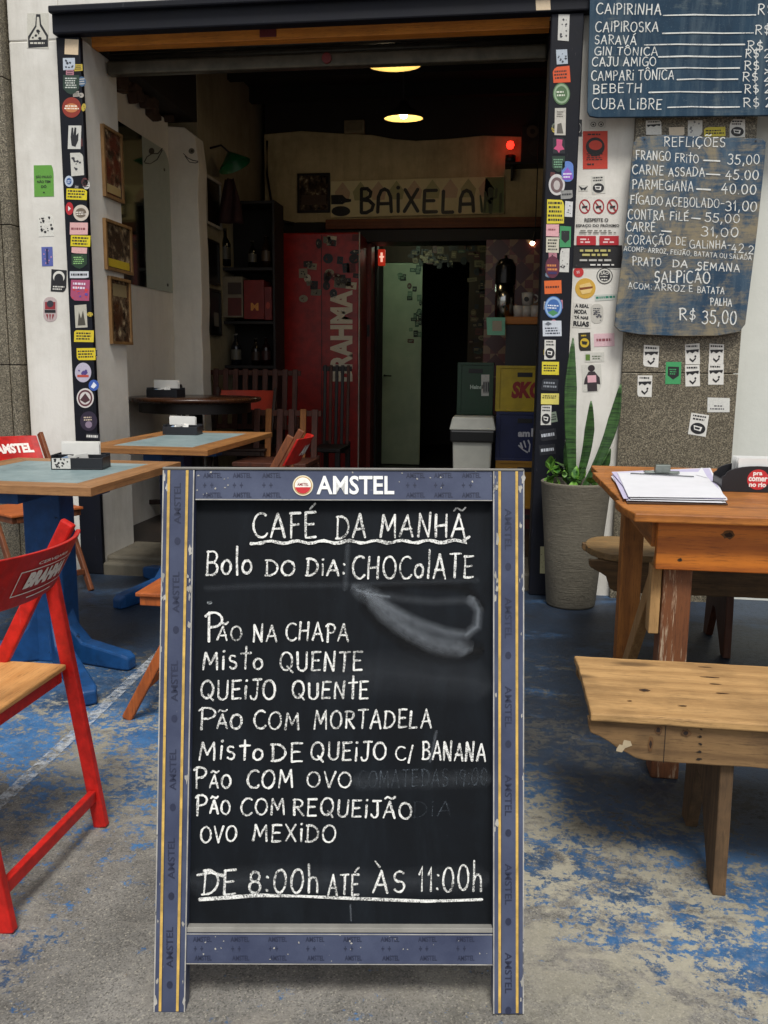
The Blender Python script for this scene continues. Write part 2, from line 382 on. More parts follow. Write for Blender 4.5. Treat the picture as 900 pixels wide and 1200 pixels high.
# ------------------------------------------------------------ hand lettering: single stroke glyphs in a unit box (y up)
def arc(cx, cy, rx, ry, a0, a1, n=14):
    return [(cx+rx*cos(radians(a0+(a1-a0)*k/n)), cy+ry*sin(radians(a0+(a1-a0)*k/n))) for k in range(n+1)]
G = {
 'A': (.72, [[(0, 0), (.36, 1)], [(.36, 1), (.72, -.02)], [(.1, .34), (.64, .36)]]),
 'B': (.62, [[(.05, 1), (.06, 0)], [(0, .97)]+arc(.26, .76, .3, .24, 80, -90)+[(.1, .52)], [(.1, .52)]+arc(.28, .26, .34, .27, 80, -90)+[(0, 0)]]),
 'C': (.68, [arc(.42, .5, .42, .5, 55, 318, 20)]),
 'D': (.7, [[(.06, 1), (.06, 0)], [(-.03, .98)]+arc(.16, .5, .54, .5, 82, -90, 18)+[(-.02, 0)]]),
 'E': (.56, [[(.04, 1), (.04, 0)], [(0, .98), (.55, 1)], [(.04, .52), (.46, .54)], [(.04, 0), (.56, .03)]]),
 'F': (.54, [[(.04, 1), (.04, -.02)], [(0, .98), (.54, 1)], [(.04, .52), (.44, .54)]]),
 'G': (.72, [arc(.42, .5, .42, .5, 55, 330, 20), [(.45, .42), (.78, .44)], [(.74, .44), (.74, 0)]]),
 'H': (.66, [[(.04, 1), (.04, 0)], [(.62, 1), (.62, 0)], [(.04, .48), (.62, .54)]]),
 'I': (.1, [[(.05, 1), (.05, 0)]]),
 'i': (.1, [[(.05, .72), (.05, 0)], [(.03, 1.0), (.09, 1.03)]]),
 'J': (.52, [[(.1, .98), (.62, 1)], [(.4, 1), (.4, .3)]+arc(.2, .2, .2, .22, 0, -170, 10)]),
 'K': (.6, [[(.04, 1), (.05, 0)], [(.56, 1), (.08, .42)], [(.16, .5), (.62, -.03)]]),
 'Z': (.56, [[(0, .98), (.54, 1)], [(.54, 1), (.0, .02)], [(0, .02), (.58, .03)]]),
 '9': (.5, [arc(.24, .72, .24, .27, 20, 380, 16), [(.47, .76), (.4, 0)]]),
 'L': (.5, [[(.04, 1), (.04, .02), (.52, .03)]]),
 'M': (.86, [[(.02, 0), (.1, 1)], [(.1, 1), (.42, .3)], [(.42, .3), (.74, 1)], [(.74, 1), (.84, 0)]]),
 'N': (.7, [[(.04, 0), (.06, 1)], [(.06, 1), (.6, 0)], [(.6, 0), (.64, 1.05)]]),
 'O': (.76, [arc(.38, .5, .38, .5, 95, 460, 24)]),
 'P': (.58, [[(.08, 1), (.08, -.04)], [(-.06, .86)]+arc(.24, .74, .34, .26, 130, -95, 16)+[(.1, .46)]]),
 'Q': (.82, [arc(.38, .52, .38, .48, 95, 460, 24), [(.44, .26), (.8, -.08)]]),
 'R': (.62, [[(.06, 1), (.06, 0)], [(-.03, .95)]+arc(.24, .75, .32, .24, 100, -90, 14)+[(.08, .5)], [(.2, .5), (.64, -.02)]]),
 'S': (.54, [arc(.28, .75, .25, .25, 40, 260, 12)+arc(.28, .26, .26, .26, 80, -150, 12)]),
 'T': (.64, [[(0, .98), (.66, 1)], [(.34, .98), (.33, 0)]]),
 't': (.5, [[(0, .86), (.56, .9)], [(.28, 1.25), (.27, 0)]]),
 'U': (.66, [[(.03, 1), (.04, .35)]+arc(.33, .3, .29, .3, 180, 360, 12)+[(.63, 1)]]),
 'V': (.66, [[(0, 1), (.33, 0)], [(.33, 0), (.68, 1)]]),
 'X': (.62, [[(0, 1), (.62, 0)], [(.6, 1), (.02, 0)]]),
 'o': (.5, [arc(.25, .3, .25, .3, 95, 460, 18)]),
 'l': (.1, [[(.05, 1.22), (.05, -.02)]]),
 's': (.42, [arc(.22, .58, .18, .17, 40, 260, 10)+arc(.22, .2, .2, .2, 80, -150, 10)]),
 'h': (.5, [[(.04, 1.25), (.04, 0)], [(.04, .4)]+arc(.26, .42, .2, .26, 170, 0, 10)+[(.47, 0)]]),
 'e': (.5, [[(.05, .32), (.45, .36)]+arc(.25, .32, .22, .3, 10, 300, 14)]),
 'c': (.45, [arc(.26, .3, .24, .3, 50, 310, 14)]), 'd': (.5, [arc(.24, .3, .24, .3, 60, 400, 16), [(.46, 1.1), (.46, 0)]]),
 '/': (.3, [[(.28, 1.15), (0, -.1)]]), ':': (.14, [[(.05, .7), (.1, .66)], [(.05, .14), (.1, .1)]]),
 '.': (.12, [[(.04, .04), (.09, .0)]]), ',': (.14, [[(.1, .08), (.02, -.2)]]), '-': (.5, [[(.02, .46), (.5, .48)]]),
 '0': (.58, [arc(.29, .5, .29, .5, 95, 460, 22)]), '1': (.22, [[(0, .7), (.16, 1), (.17, 0)]]),
 '2': (.56, [arc(.27, .74, .27, .26, 165, -30, 12)+[(.02, .02)], [(.02, .02), (.58, .04)]]),
 '3': (.52, [arc(.22, .76, .26, .24, 140, -85, 12), arc(.22, .27, .3, .28, 85, -150, 14)]),
 '4': (.6, [[(.34, 1), (.0, .36)], [(0, .36), (.6, .38)], [(.42, .66), (.42, -.04)]]),
 '5': (.54, [[(.52, .98), (.1, .97)], [(.1, .97), (.06, .58)], [(.06, .58)]+arc(.22, .3, .3, .31, 110, -150, 14)]),
 '8': (.54, [arc(.27, .76, .22, .23, 30, 270, 12)+arc(.27, .27, .27, .27, 90, -270, 18)+arc(.27, .76, .22, .23, -80, 40, 8)]),
 '$': (.5, [arc(.27, .7, .23, .2, 40, 260, 10)+arc(.27, .3, .24, .22, 80, -150, 10), [(.28, 1.1), (.26, -.12)]]),
}
ACC = {'É': ('E', 'a'), 'Ã': ('A', 't'), 'À': ('A', 'g'), 'Ç': ('C', 'c'), 'Í': ('I', 'a'), 'Ô': ('O', 'x'), 'Á': ('A', 'a'), 'Õ': ('O', 't')}
WK = .64
def write(mb, mp, s, x0, x1, yb0, yb1, h, w, mat, off=.0006, slant=0.05):
    """hand lettering of s between x0 and x1, baseline from yb0 to yb1 (photo pixels), letter height h, stroke w"""
    w = w*WK; gap = .27; tot = 0; it = []
    for ch in s:
        if ch == ' ': it.append((None, tot, None)); tot += .42; continue
        base, ac = ACC.get(ch, (ch, None)); wd, st = G[base]
        it.append(((wd, st), tot, ac)); tot += wd+gap
    tot -= gap; k = (x1-x0)/tot; z = 0
    for g, ox, ac in it:
        if g is None: continue
        wd, st = g
        jx = random.uniform(-.02, .02); jy = random.uniform(-.04, .04); js = random.uniform(.93, 1.06); sl = slant+random.uniform(-.05, .05)
        st = list(st)
        if ac == 'a': st = st+[[(wd*.45, 1.12), (wd*.45+.28, 1.34)]]
        if ac == 'g': st = st+[[(wd*.3-.2, 1.42), (wd*.3+.04, 1.16)]]
        if ac == 't': st = st+[[(wd*.1, 1.16), (wd*.28, 1.28), (wd*.42, 1.26), (wd*.62, 1.18), (wd*.78, 1.18), (wd*.98, 1.3)]]
        if ac == 'x': st = st+[[(wd*.2, 1.12), (wd*.5, 1.3), (wd*.8, 1.12)]]
        if ac == 'c': st = st+[[(wd*.6, 0), (wd*.72, -.12), (wd*.5, -.22)]]
        for pl in st:
            q = []
            for i, (x, y) in enumerate(pl):
                y2 = y*js+jy; X = x0+(ox+jx+x+sl*y2-sl*.5)*k
                q.append((X+random.uniform(-.25, .25)*w*.25, yb0+(yb1-yb0)*((X-x0)/(x1-x0))-y2*h+random.uniform(-.25, .25)*w*.25))
            if len(q) == 2:                       # a straight pull of the chalk bows a little
                m = ((q[0][0]+q[1][0])/2+random.uniform(-.18, .18)*w, (q[0][1]+q[1][1])/2+random.uniform(-.18, .18)*w); q = [q[0], m, q[1]]
            mb.stroke(mp, q, w*random.uniform(.9, 1.12), off+.00006*(z % 9), mat); z += 1

# ============================================================ THE PLACE
D = 4.636                    # distance of the shop front
XJ = -2.277                  # left door jamb
FLOOR_IN = 0.10
# ---- ground: concrete yard with worn blue paint
def floor_mat():
    t = NT('worn_blue_concrete'); v = t.map()
    sp = t.n('ShaderNodeTexVoronoi'); sp.inputs['Scale'].default_value = 300; t.l(v, sp.inputs['Vector'])
    bw = t.n('ShaderNodeRGBToBW'); t.l(sp.outputs['Color'], bw.inputs[0])
    n1 = t.noise(v, 1.1, 9, .7, .3); n2 = t.noise(v, 6, 10, .75); n3 = t.noise(v, 45, 6, .75); n4 = t.noise(v, 220, 3, .7)
    con = t.mix(t.ramp(n2, [(.3, 0), (.7, 1)]), srgb('#55534e'), srgb('#8a8780'))
    con = t.mix(t.math('MULTIPLY', t.ramp(bw.outputs[0], [(.1, 1), (.4, 0)]), .6), con, srgb('#2b2926'))
    con = t.mix(t.math('MULTIPLY', t.ramp(bw.outputs[0], [(.7, 0), (.95, 1)]), .38), con, srgb('#c4bda9'))
    con = t.mix(t.math('MULTIPLY', t.ramp(n4, [(.5, 0), (.7, 1)]), .55), con, srgb('#383530'))
    con = t.mix(t.math('MULTIPLY', t.ramp(n1, [(.5, 0), (.72, 1)]), .5), con, srgb('#45423c'))
    con = t.mix(t.math('MULTIPLY', t.ramp(t.noise(t.map((1, 1.6, 1), loc=(2, 5, 0)), 2.4, 8, .75, .5), [(.5, 0), (.7, 1)]), .55), con, srgb('#9b958a'))
    # paint: worn off where people walk, near the street; thick under and behind the furniture
    sx = t.n('ShaderNodeSeparateXYZ'); t.l(v, sx.inputs[0])
    yy = t.ramp(t.math('DIVIDE', sx.outputs[1], 5.0), [(.25, 0), (.34, .06), (.42, .10), (.52, .13), (.65, .16), (.85, .22)])
    xx = t.ramp(t.math('DIVIDE', t.math('ADD', sx.outputs[0], 2.0), 4.0), [(.1, .03), (.3, .02), (.42, 0), (.6, .035), (.70, .085)])
    big = t.noise(t.map(loc=(3.1, 1.2, 0)), 2.6, 6, .65, .4)
    patch = t.noise(t.map((1, 1.25, 1), loc=(.7, .3, 0)), 19, 10, .8, .25)
    fine = t.noise(t.map(loc=(.2, .9, 0)), 70, 6, .8)
    k = t.math('ADD', t.math('MULTIPLY', patch, .62), t.math('MULTIPLY', fine, .30))
    k = t.math('ADD', k, t.math('MULTIPLY', big, .42))
    k = t.math('ADD', k, t.math('ADD', yy, xx))
    mask = t.ramp(k, [(.80, 0), (.825, 1)])
    zone = t.ramp(t.math('ADD', t.math('DIVIDE', sx.outputs[1], 5.0), t.math('MULTIPLY', sx.outputs[0], .12)), [(.27, 0), (.4, 1)])
    creamn = t.noise(t.map((1, 1.4, 1), loc=(6.2, 2.4, 0)), 7, 10, .78, .3)
    con = t.mix(t.math('MULTIPLY', t.math('MULTIPLY', zone, t.ramp(creamn, [(.42, 0), (.52, 1)])), .8), con, t.mix(n3, srgb('#928e7c'), srgb('#bcb59e')))
    mask = t.math('MULTIPLY', mask, t.ramp(n3, [(.3, .45), (.5, 1)]))
    blue = t.mix(t.ramp(n2, [(.3, 0), (.7, 1)]), srgb('#24507c'), srgb('#4a80b4'))
    blue = t.mix(t.ramp(t.noise(t.map(loc=(9, 0, 0)), 2.2, 7, .7), [(.45, 0), (.68, .85)]), blue, srgb('#2a3340'))
    grime_shade = t.noise(t.map((1, 2.2, 1), loc=(4, 4, 0)), 1.4, 8, .7, .3)
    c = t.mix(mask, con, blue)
    grime_shade_y = t.ramp(t.math('ADD', t.math('DIVIDE', sx.outputs[1], 5.0), t.math('MULTIPLY', sx.outputs[0], .10)), [(.40, 0.03), (.53, 1)])
    c = t.mix(t.math('MULTIPLY', t.math('MULTIPLY', t.ramp(grime_shade, [(.28, .35), (.46, .97)]), grime_shade_y), .93), c, srgb('#171b21'))  # dirt plus painted-in shade, darkening the floor behind the table towards the shop front
    t.col(c); t.rough(t.mix(mask, lin(.8, .8, .8), lin(.5, .5, .5)))
    t.bump(t.math('ADD', t.math('MULTIPLY', n4, .5), t.math('ADD', t.math('MULTIPLY', mask, .35), n2)), .45, .006)
    return t.m
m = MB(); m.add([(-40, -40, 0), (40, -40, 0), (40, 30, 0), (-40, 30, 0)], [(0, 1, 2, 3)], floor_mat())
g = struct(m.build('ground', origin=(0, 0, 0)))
# faded white line painted across the yard
t = NT('faded_white_line'); f = t.noise(t.map(), 26, 9, .8)
t.col(srgb('#b9bfc4')); t.rough(.8); t.l(t.ramp(f, [(.42, 0), (.6, .8)]), t.b.inputs['Alpha'])
m = MB(); pts = [(-1.325, 1.2), (-1.345, 2.0), (-1.37, 2.6), (-1.41, 3.3), (-1.46, 4.0)]
for a, b in zip(pts, pts[1:]): m.add([(a[0]-.021, a[1], .004), (a[0]+.021, a[1], .004), (b[0]+.021, b[1], .004), (b[0]-.021, b[1], .004)], [(0, 1, 2, 3)], t.m)
struct(m.build('floor_line', origin=(0, 0, 0)))

WHITE = plaster('whitewash', '#dedbd2', '#8f8878', .5)
WHITE_IN = plaster('old_whitewash', '#ebe5d8', '#9a8f7c', .4)
YELLOWED = plaster('yellowed_plaster', '#a3977a', '#4f4530', .75)
GRAN = granite()
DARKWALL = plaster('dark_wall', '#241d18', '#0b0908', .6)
STEEL_BLUE = worn_paint('#060a18', '#030409', .68, .6, 7)
BLACK = flat('#17171a', .5)

# ---- sticker maker: thin printed plate with its printing, a part of what it is stuck on
def sticker(parent, mp, shape, box, bg, items=(), name='sticker', rot=0):
    if rot == 0 and name == 'sticker': rot = random.uniform(-3.5, 3.5)
    x0, x1, y0, y1 = box; w = x1-x0; h = y1-y0; cx = (x0+x1)/2; cy = (y0+y1)/2; m = MB()
    ca, sa = cos(radians(rot)), sin(radians(rot))
    def mp2(x, y, off=0): return mp(cx+(x-cx)*ca-(y-cy)*sa, cy+(x-cx)*sa+(y-cy)*ca, off)
    def R(rx0, rx1, ry0, ry1): return (x0+w*rx0, x0+w*rx1, y0+h*ry0, y0+h*ry1)
    if bg:
        mat = printed(bg)
        if shape == 'rect':
            o = [random.uniform(-.02, .02) for _ in range(4)]
            q = [(x0, y0+h*o[0]), (x1, y0+h*o[1]), (x1, y1+h*o[2]), (x0, y1+h*o[3])]
            if name == 'sticker' and random.random() < .45:      # a torn corner
                k = random.randrange(4); p, a, b = q[k], q[k-1], q[(k+1) % 4]; f = random.uniform(.1, .32); g = random.uniform(.1, .3)
                q[k:k+1] = [(p[0]+(a[0]-p[0])*f, p[1]+(a[1]-p[1])*f), (p[0]+((a[0]-p[0])*f+(b[0]-p[0])*g)*.38, p[1]+((a[1]-p[1])*f+(b[1]-p[1])*g)*.38), (p[0]+(b[0]-p[0])*g, p[1]+(b[1]-p[1])*g)]
            m.plate(mp2, q, .0004, .0015, mat)
        elif shape == 'disc': m.plate(mp2, ell(cx, cy, w/2, h/2), .0004, .0015, mat)
        elif shape == 'shield': m.plate(mp2, [(x0, y0), (x1, y0), (x1, y0+h*.68), (cx+w*.25, y1-h*.1), (cx, y1), (cx-w*.25, y1-h*.1), (x0, y0+h*.68)], .0004, .0015, mat)
        elif shape == 'badge': m.plate(mp2, rrect(x0, x1, y0, y1, w*.45, 6), .0004, .0015, mat)
    off = .0018
    for i in items:
        k, colr = i[0], printed(i[1]); off += .0003
        if k == 't': m.text(mp2, i[2], R(*i[3]), off, colr, i[4] if len(i) > 4 else .02)
        elif k == 'd': a = R(*i[2]); m.poly(mp2, ell((a[0]+a[1])/2, (a[2]+a[3])/2, (a[1]-a[0])/2, (a[3]-a[2])/2, 22), off, colr)
        elif k == 'ring':
            a = R(*i[2]); e1 = ell((a[0]+a[1])/2, (a[2]+a[3])/2, (a[1]-a[0])/2, (a[3]-a[2])/2, 24); e2 = ell((a[0]+a[1])/2, (a[2]+a[3])/2, (a[1]-a[0])/2*.78, (a[3]-a[2])/2*.78, 24)
            for q in range(24): m.add([mp2(*e1[q], off), mp2(*e1[(q+1) % 24], off), mp2(*e2[(q+1) % 24], off), mp2(*e2[q], off)], [(0, 1, 2, 3)], colr)
        elif k == 'r': a = R(*i[2]); m.poly(mp2, [(a[0], a[2]), (a[1], a[2]), (a[1], a[3]), (a[0], a[3])], off, colr)
        elif k == 'p': m.poly(mp2, [(x0+w*px, y0+h*py) for px, py in i[2]], off, colr)
        elif k == 'l':                                # illegible small print: broken dashes
            a = R(*i[2]); n = i[3]; lh = (a[3]-a[2])/n
            for q in range(n):
                x = a[0]+random.uniform(0, .06)*w; end = a[1]-random.uniform(0, .18)*w
                while x < end:
                    l = random.uniform(.05, .16)*w; e = min(end, x+l)
                    m.poly(mp2, [(x, a[2]+lh*(q+.2)), (e, a[2]+lh*(q+.2)), (e, a[2]+lh*(q+.72)), (x, a[2]+lh*(q+.72))], off, colr); x = e+.035*w
        elif k == 'blob':                             # loose ink drawing
            a = R(*i[2]); n = i[3]
            for q in range(n):
                bx = random.uniform(a[0], a[1]); by = random.uniform(a[2], a[3]); r = random.uniform(.05, .15)*w
                m.poly(mp2, [(bx+r*random.uniform(.4, 1)*cos(2*pi*z/7), by+r*random.uniform(.4, 1)*sin(2*pi*z/7)) for z in range(7)], off+q*.00003, colr)
    return m.build(name, parent)
INK = '#1b1b1e'
ANTI = [('l', INK, (.1, .9, .04, .34), 2), ('d', INK, (.08, .92, .42, .95)), ('p', '#e8e6df', [(.24, .56), (.72, .6), (.66, .8), (.3, .76)]), ('p', INK, [(.3, .62), (.62, .64), (.58, .74), (.34, .72)])]

# ---- front walls
m = MB(); m.bb(-2.69, XJ, D, D+.41, -.05, 2.874, WHITE); m.bb(-2.69, -2.4025, D, D+.40, 2.8735, 4.5, WHITE)
pil = tag(m.build('white_pillar', bevel=.008), 'whitewashed pillar left of the doorway with a bottle drawing and stickers', 'wall')
mp = on_y(D)
sticker(pil, mp, 'rect', (32, 57, 16, 57), '#c9c6b9', [('p', INK, [(.42, .02), (.62, .02), (.66, .3), (.98, .62), (.98, .95), (.06, .98), (.04, .66), (.38, .34)]), ('p', '#c9c6b9', [(.46, .1), (.56, .1), (.6, .36), (.9, .66), (.9, .74), (.12, .76), (.13, .7), (.44, .38)]), ('blob', INK, (.25, .8, .5, .72), 5), ('l', '#c9c6b9', (.12, .92, .8, .9), 1)], 'bottle_drawing')
sticker(pil, mp, 'rect', (40, 63, 193, 231), '#5f9a3b', [('t', INK, 'SÃO PAULO', (.1, .9, .32, .42), .03), ('t', INK, 'NÃO TEM', (.16, .84, .47, .57), .03), ('t', INK, 'DÓ', (.36, .64, .62, .72), .03), ('r', INK, (.46, .54, .84, .88))])
sticker(pil, mp, 'rect', (45, 63, 251, 277), '#d8d6cc', [('blob', INK, (.1, .9, .08, .92), 16), ('blob', '#d8d6cc', (.2, .8, .2, .8), 6)])
sticker(pil, mp, 'rect', (49, 62, 289, 312), '#5560a3', [('blob', '#c08aa8', (.1, .9, .1, .9), 10), ('r', '#27305f', (.4, .6, .1, .9))])
sticker(pil, mp, 'rect', (60, 78, 316, 342), INK, [('d', '#d8d6cc', (.12, .88, .06, .6)), ('d', INK, (.2, .8, .18, .7)), ('l', '#d8d6cc', (.1, .9, .72, .94), 2)])
sticker(pil, mp, 'badge', (51, 67, 348, 377), '#b9a7a5', [('r', '#8e2730', (.12, .88, .2, .5)), ('d', '#30303a', (.25, .75, .14, .42)), ('r', INK, (.1, .9, .52, .64)), ('p', '#8e2730', [(.2, .7), (.34, .7), (.34, .92)]), ('p', '#8e2730', [(.44, .7), (.56, .7), (.5, .96)]), ('p', '#8e2730', [(.66, .7), (.8, .7), (.66, .92)])])
m = MB()
for z0, z1 in ((-.05, .46), (.464, 1.18), (1.184, 1.93), (1.934, 2.68), (2.684, 4.5)): m.bb(-2.757, -2.698, D-.06, D+.4, z0, z1, GRAN); m.bb(-3.4, -2.761, D-.062, D+.4, z0, z1, GRAN)
tag(m.build('granite_pillar', bevel=.004), 'bare speckled granite pillar at the left edge of the shop front', 'pillar')
m = MB(); m.bb(-2.402, 9, D+.001, D+.40, 3.003, 4.5, WHITE)
tag(m.build('lintel_wall', bevel=.004), 'whitewashed strip of wall above the blue beam', 'wall')
m = MB(); m.bb(.19, .57, D, D+.3, -.05, 3.0, WHITE)
rw = tag(m.build('white_wall', bevel=.006), 'narrow whitewashed wall with notices behind the potted snake plant', 'wall')
m = MB(); m.bb(-9, -3.404, D-.02, D+.35, -.05, 4.5, plaster('neighbour_plaster', '#8f8a7c', '#5c574c', .6)); tag(m.build('neighbour_wall', bevel=.004), 'plain grey plaster wall of the house beyond the left granite pillar', 'wall')
m = MB(); m.bb(1.12, 9, D+.05, D+.35, -.05, 3.0, plaster('pale_green_white', '#d0d2c9', '#93958a', .25))
tag(m.build('white_wall', bevel=.006), 'plain pale wall to the right of the granite pillar', 'wall')
m = MB()
for z0, z1 in ((-.05, .62), (.624, 1.176), (1.18, 1.9), (1.904, 3.0)): m.bb(.566, 1.128, D-.045, D+.2, z0, z1, GRAN)
gp = tag(m.build('granite_pillar', bevel=.003), 'speckled granite pillar under the two handwritten boards', 'pillar')
mp = on_y(D-.045)
BUZ = [('l', INK, (.08, .92, .04, .2), 1), ('p', INK, [(.05, .3), (.95, .26), (.9, .42), (.7, .36), (.5, .46), (.3, .38), (.12, .48)]), ('p', INK, [(.3, .68), (.5, .8), (.7, .66), (.72, .74), (.5, .9), (.27, .76)]), ('d', INK, (.62, .76, .56, .66))]
for b, r in (((754, 772, 405, 430), 3), ((803, 820, 403, 427), 0), ((831, 848, 403, 427), 2), ((803, 820, 428, 453), 0), ((830, 848, 427, 451), 1), ((747, 764, 440, 465), 2)):
    sticker(gp, mp, 'rect', b, '#d9d7cf', BUZ, rot=r)
sticker(gp, mp, 'rect', (780, 798, 424, 450), '#3f9a5e', [('p', INK, [(.14, .22), (.86, .22), (.86, .62), (.5, .8), (.14, .62)]), ('l', '#3f9a5e', (.22, .8, .3, .6), 3)], rot=2)
sticker(gp, mp, 'rect', (829, 855, 466, 483), '#d3d3cc', [('l', '#3a3a44', (.25, .8, .5, .66), 1), ('l', '#3a3a44', (.1, .9, .7, .86), 1)], rot=1)
sticker(gp, mp, 'rect', (808, 829, 485, 510), '#d9d7cf', ANTI, rot=9)
sticker(gp, mp, 'rect', (757, 775, 141, 158), '#d9d7cf', BUZ[:2])
sticker(gp, mp, 'rect', (784, 802, 149, 159), '#d8c7ad')
sticker(gp, mp, 'rect', (806, 823, 141, 160), '#d3d2ca', [('blob', '#77777a', (.2, .8, .1, .8), 6)])
sticker(gp, mp, 'rect', (825, 850, 149, 160), '#d3c23a', [('l', INK, (.06, .94, .25, .8), 2)])
sticker(gp, mp, 'rect', (855, 873, 140, 161), '#d9d7cf', ANTI)
# notices on the narrow white wall
mp = on_y(D)
sticker(rw, mp, 'rect', (690, 710, 140, 151), '#c9c7bd', [('ring', INK, (.1, .42, .25, .8)), ('ring', INK, (.55, .87, .25, .8)), ('d', INK, (.2, .32, .45, .65)), ('d', INK, (.66, .78, .45, .65))])
sticker(rw, mp, 'rect', (683, 712, 154, 198), '#c5381f', [('d', '#1a1413', (.12, .88, .16, .66)), ('d', '#c5381f', (.24, .78, .24, .5)), ('l', '#1a1413', (.14, .86, .58, .78), 4), ('l', '#1a1413', (.14, .5, .84, .92), 1), ('l', '#1a1413', (.14, .86, .05, .12), 1)], 'notice')
sticker(rw, mp, 'rect', (678, 689, 217, 224), '#cbc9bf', [('p', INK, [(0, .1), (.45, .5), (.5, .4), (.55, .5), (1, .1), (.7, .9), (.5, .7), (.3, .9)])])
sticker(rw, mp, 'rect', (693, 709, 206, 227), '#cbc9bf', ANTI)
no = [('r', '#d6d3ca', (0, 1, 0, .68)), ('r', '#141214', (0, 1, .68, 1))]
for k in range(3):
    a = .13+.28*k
    no += [('ring', '#9c1c22', (a, a+.23, .03, .24)), ('p', '#9c1c22', [(a+.035, .07), (a+.055, .06), (a+.2, .2), (a+.18, .215)]), ('p', INK, [(a+.06, .13), (a+.17, .12), (a+.17, .15), (a+.06, .16)])]
no += [('t', INK, 'RESPEITE O', (.24, .72, .3, .35), .03), ('t', INK, 'ESPAÇO DO PRÓXIMO', (.07, .94, .375, .43), .03), ('l', '#77746c', (.12, .9, .46, .52), 2), ('r', '#b01824', (.08, .47, .55, .68)), ('r', '#b01824', (.54, .93, .55, .68)), ('l', '#e6c9c6', (.12, .44, .58, .66), 2), ('l', '#e6c9c6', (.58, .9, .58, .66), 2), ('l', '#b9b06a', (.14, .88, .73, .85), 2), ('l', '#b9b7b0', (.1, .9, .87, .92), 1), ('l', '#d9d7cf', (.3, .85, .94, .98), 1)]
sticker(rw, mp, 'rect', (671, 729, 231, 314), '#d6d3ca', no, 'notice')
sticker(rw, mp, 'disc', (672, 684, 313, 325), '#c02a2a', [('l', '#e8d8d4', (.3, .75, .35, .65), 2)])
sticker(rw, mp, 'disc', (674, 698, 326, 350), '#cda13a', [('p', '#e0c078', [(.2, .35), (.7, .2), (.85, .45), (.3, .65)]), ('p', '#7a3d16', [(.2, .48), (.85, .38), (.85, .5), (.28, .66)]), ('p', '#e0c078', [(.24, .6), (.85, .48), (.75, .7), (.35, .8)])])
sticker(rw, mp, 'disc', (699, 718, 314, 333), '#26262a', [('ring', '#cbc9bf', (.05, .95, .05, .95)), ('t', '#d8d6cc', 'SÃO', (.25, .75, .2, .42)), ('l', '#d8d6cc', (.2, .8, .48, .6), 1), ('l', '#d8d6cc', (.25, .75, .65, .8), 1)])
sticker(rw, mp, 'rect', (697, 723, 345, 352), '#bfc4bb', [('l', '#1f7a62', (.05, .95, .15, .85), 1)])
sticker(rw, mp, 'rect', (671, 693, 355, 384), '#cfccc2', [('t', INK, 'A REAL', (.1, .85, .05, .2), .05), ('t', INK, 'MODA', (.08, .75, .27, .45), .05), ('t', INK, 'TÁ NAS', (.08, .85, .5, .66), .05), ('t', INK, 'RUAS', (.06, .9, .74, .95), .05)])
sticker(rw, mp, 'badge', (692, 707, 356, 379), '#bdbab0', [('l', '#3b3b40', (.2, .8, .2, .6), 4), ('blob', '#55555a', (.2, .8, .3, .85), 9)])
sticker(rw, mp, 'rect', (678, 692, 390, 411), '#231f14', [('d', '#c9a92b', (.12, .88, .3, .82)), ('p', '#231f14', [(.25, .45), (.75, .5), (.65, .68), (.3, .64)]), ('l', '#c9a92b', (.2, .8, .08, .24), 1)])
sticker(rw, mp, 'rect', (696, 720, 391, 406), '#d8b5ba', [('l', '#8a4a52', (.1, .9, .3, .7), 1)])
sticker(rw, mp, 'rect', (685, 708, 413, 424), '#c9c7bd', [('r', '#5a7a2c', (.05, .28, .2, .85)), ('l', '#66705a', (.36, .95, .3, .8), 2)])
sticker(rw, mp, 'rect', (682, 705, 427, 459), '#cac8be', [('d', '#2a2023', (.32, .68, .02, .26)), ('p', '#332a2e', [(.15, .5), (.35, .26), (.65, .26), (.9, .5), (.92, .75), (.75, .72), (.75, .98), (.25, .98), (.25, .72), (.08, .72)]), ('r', '#d9a9b1', (.28, .72, .4, .66))])
m = MB(); q = uv_plane(PY(647, 0, D)*0+Vector((.245, D-.055, 2.45)), Vector((1, 0, 0)), Vector((0, 0, 1)))

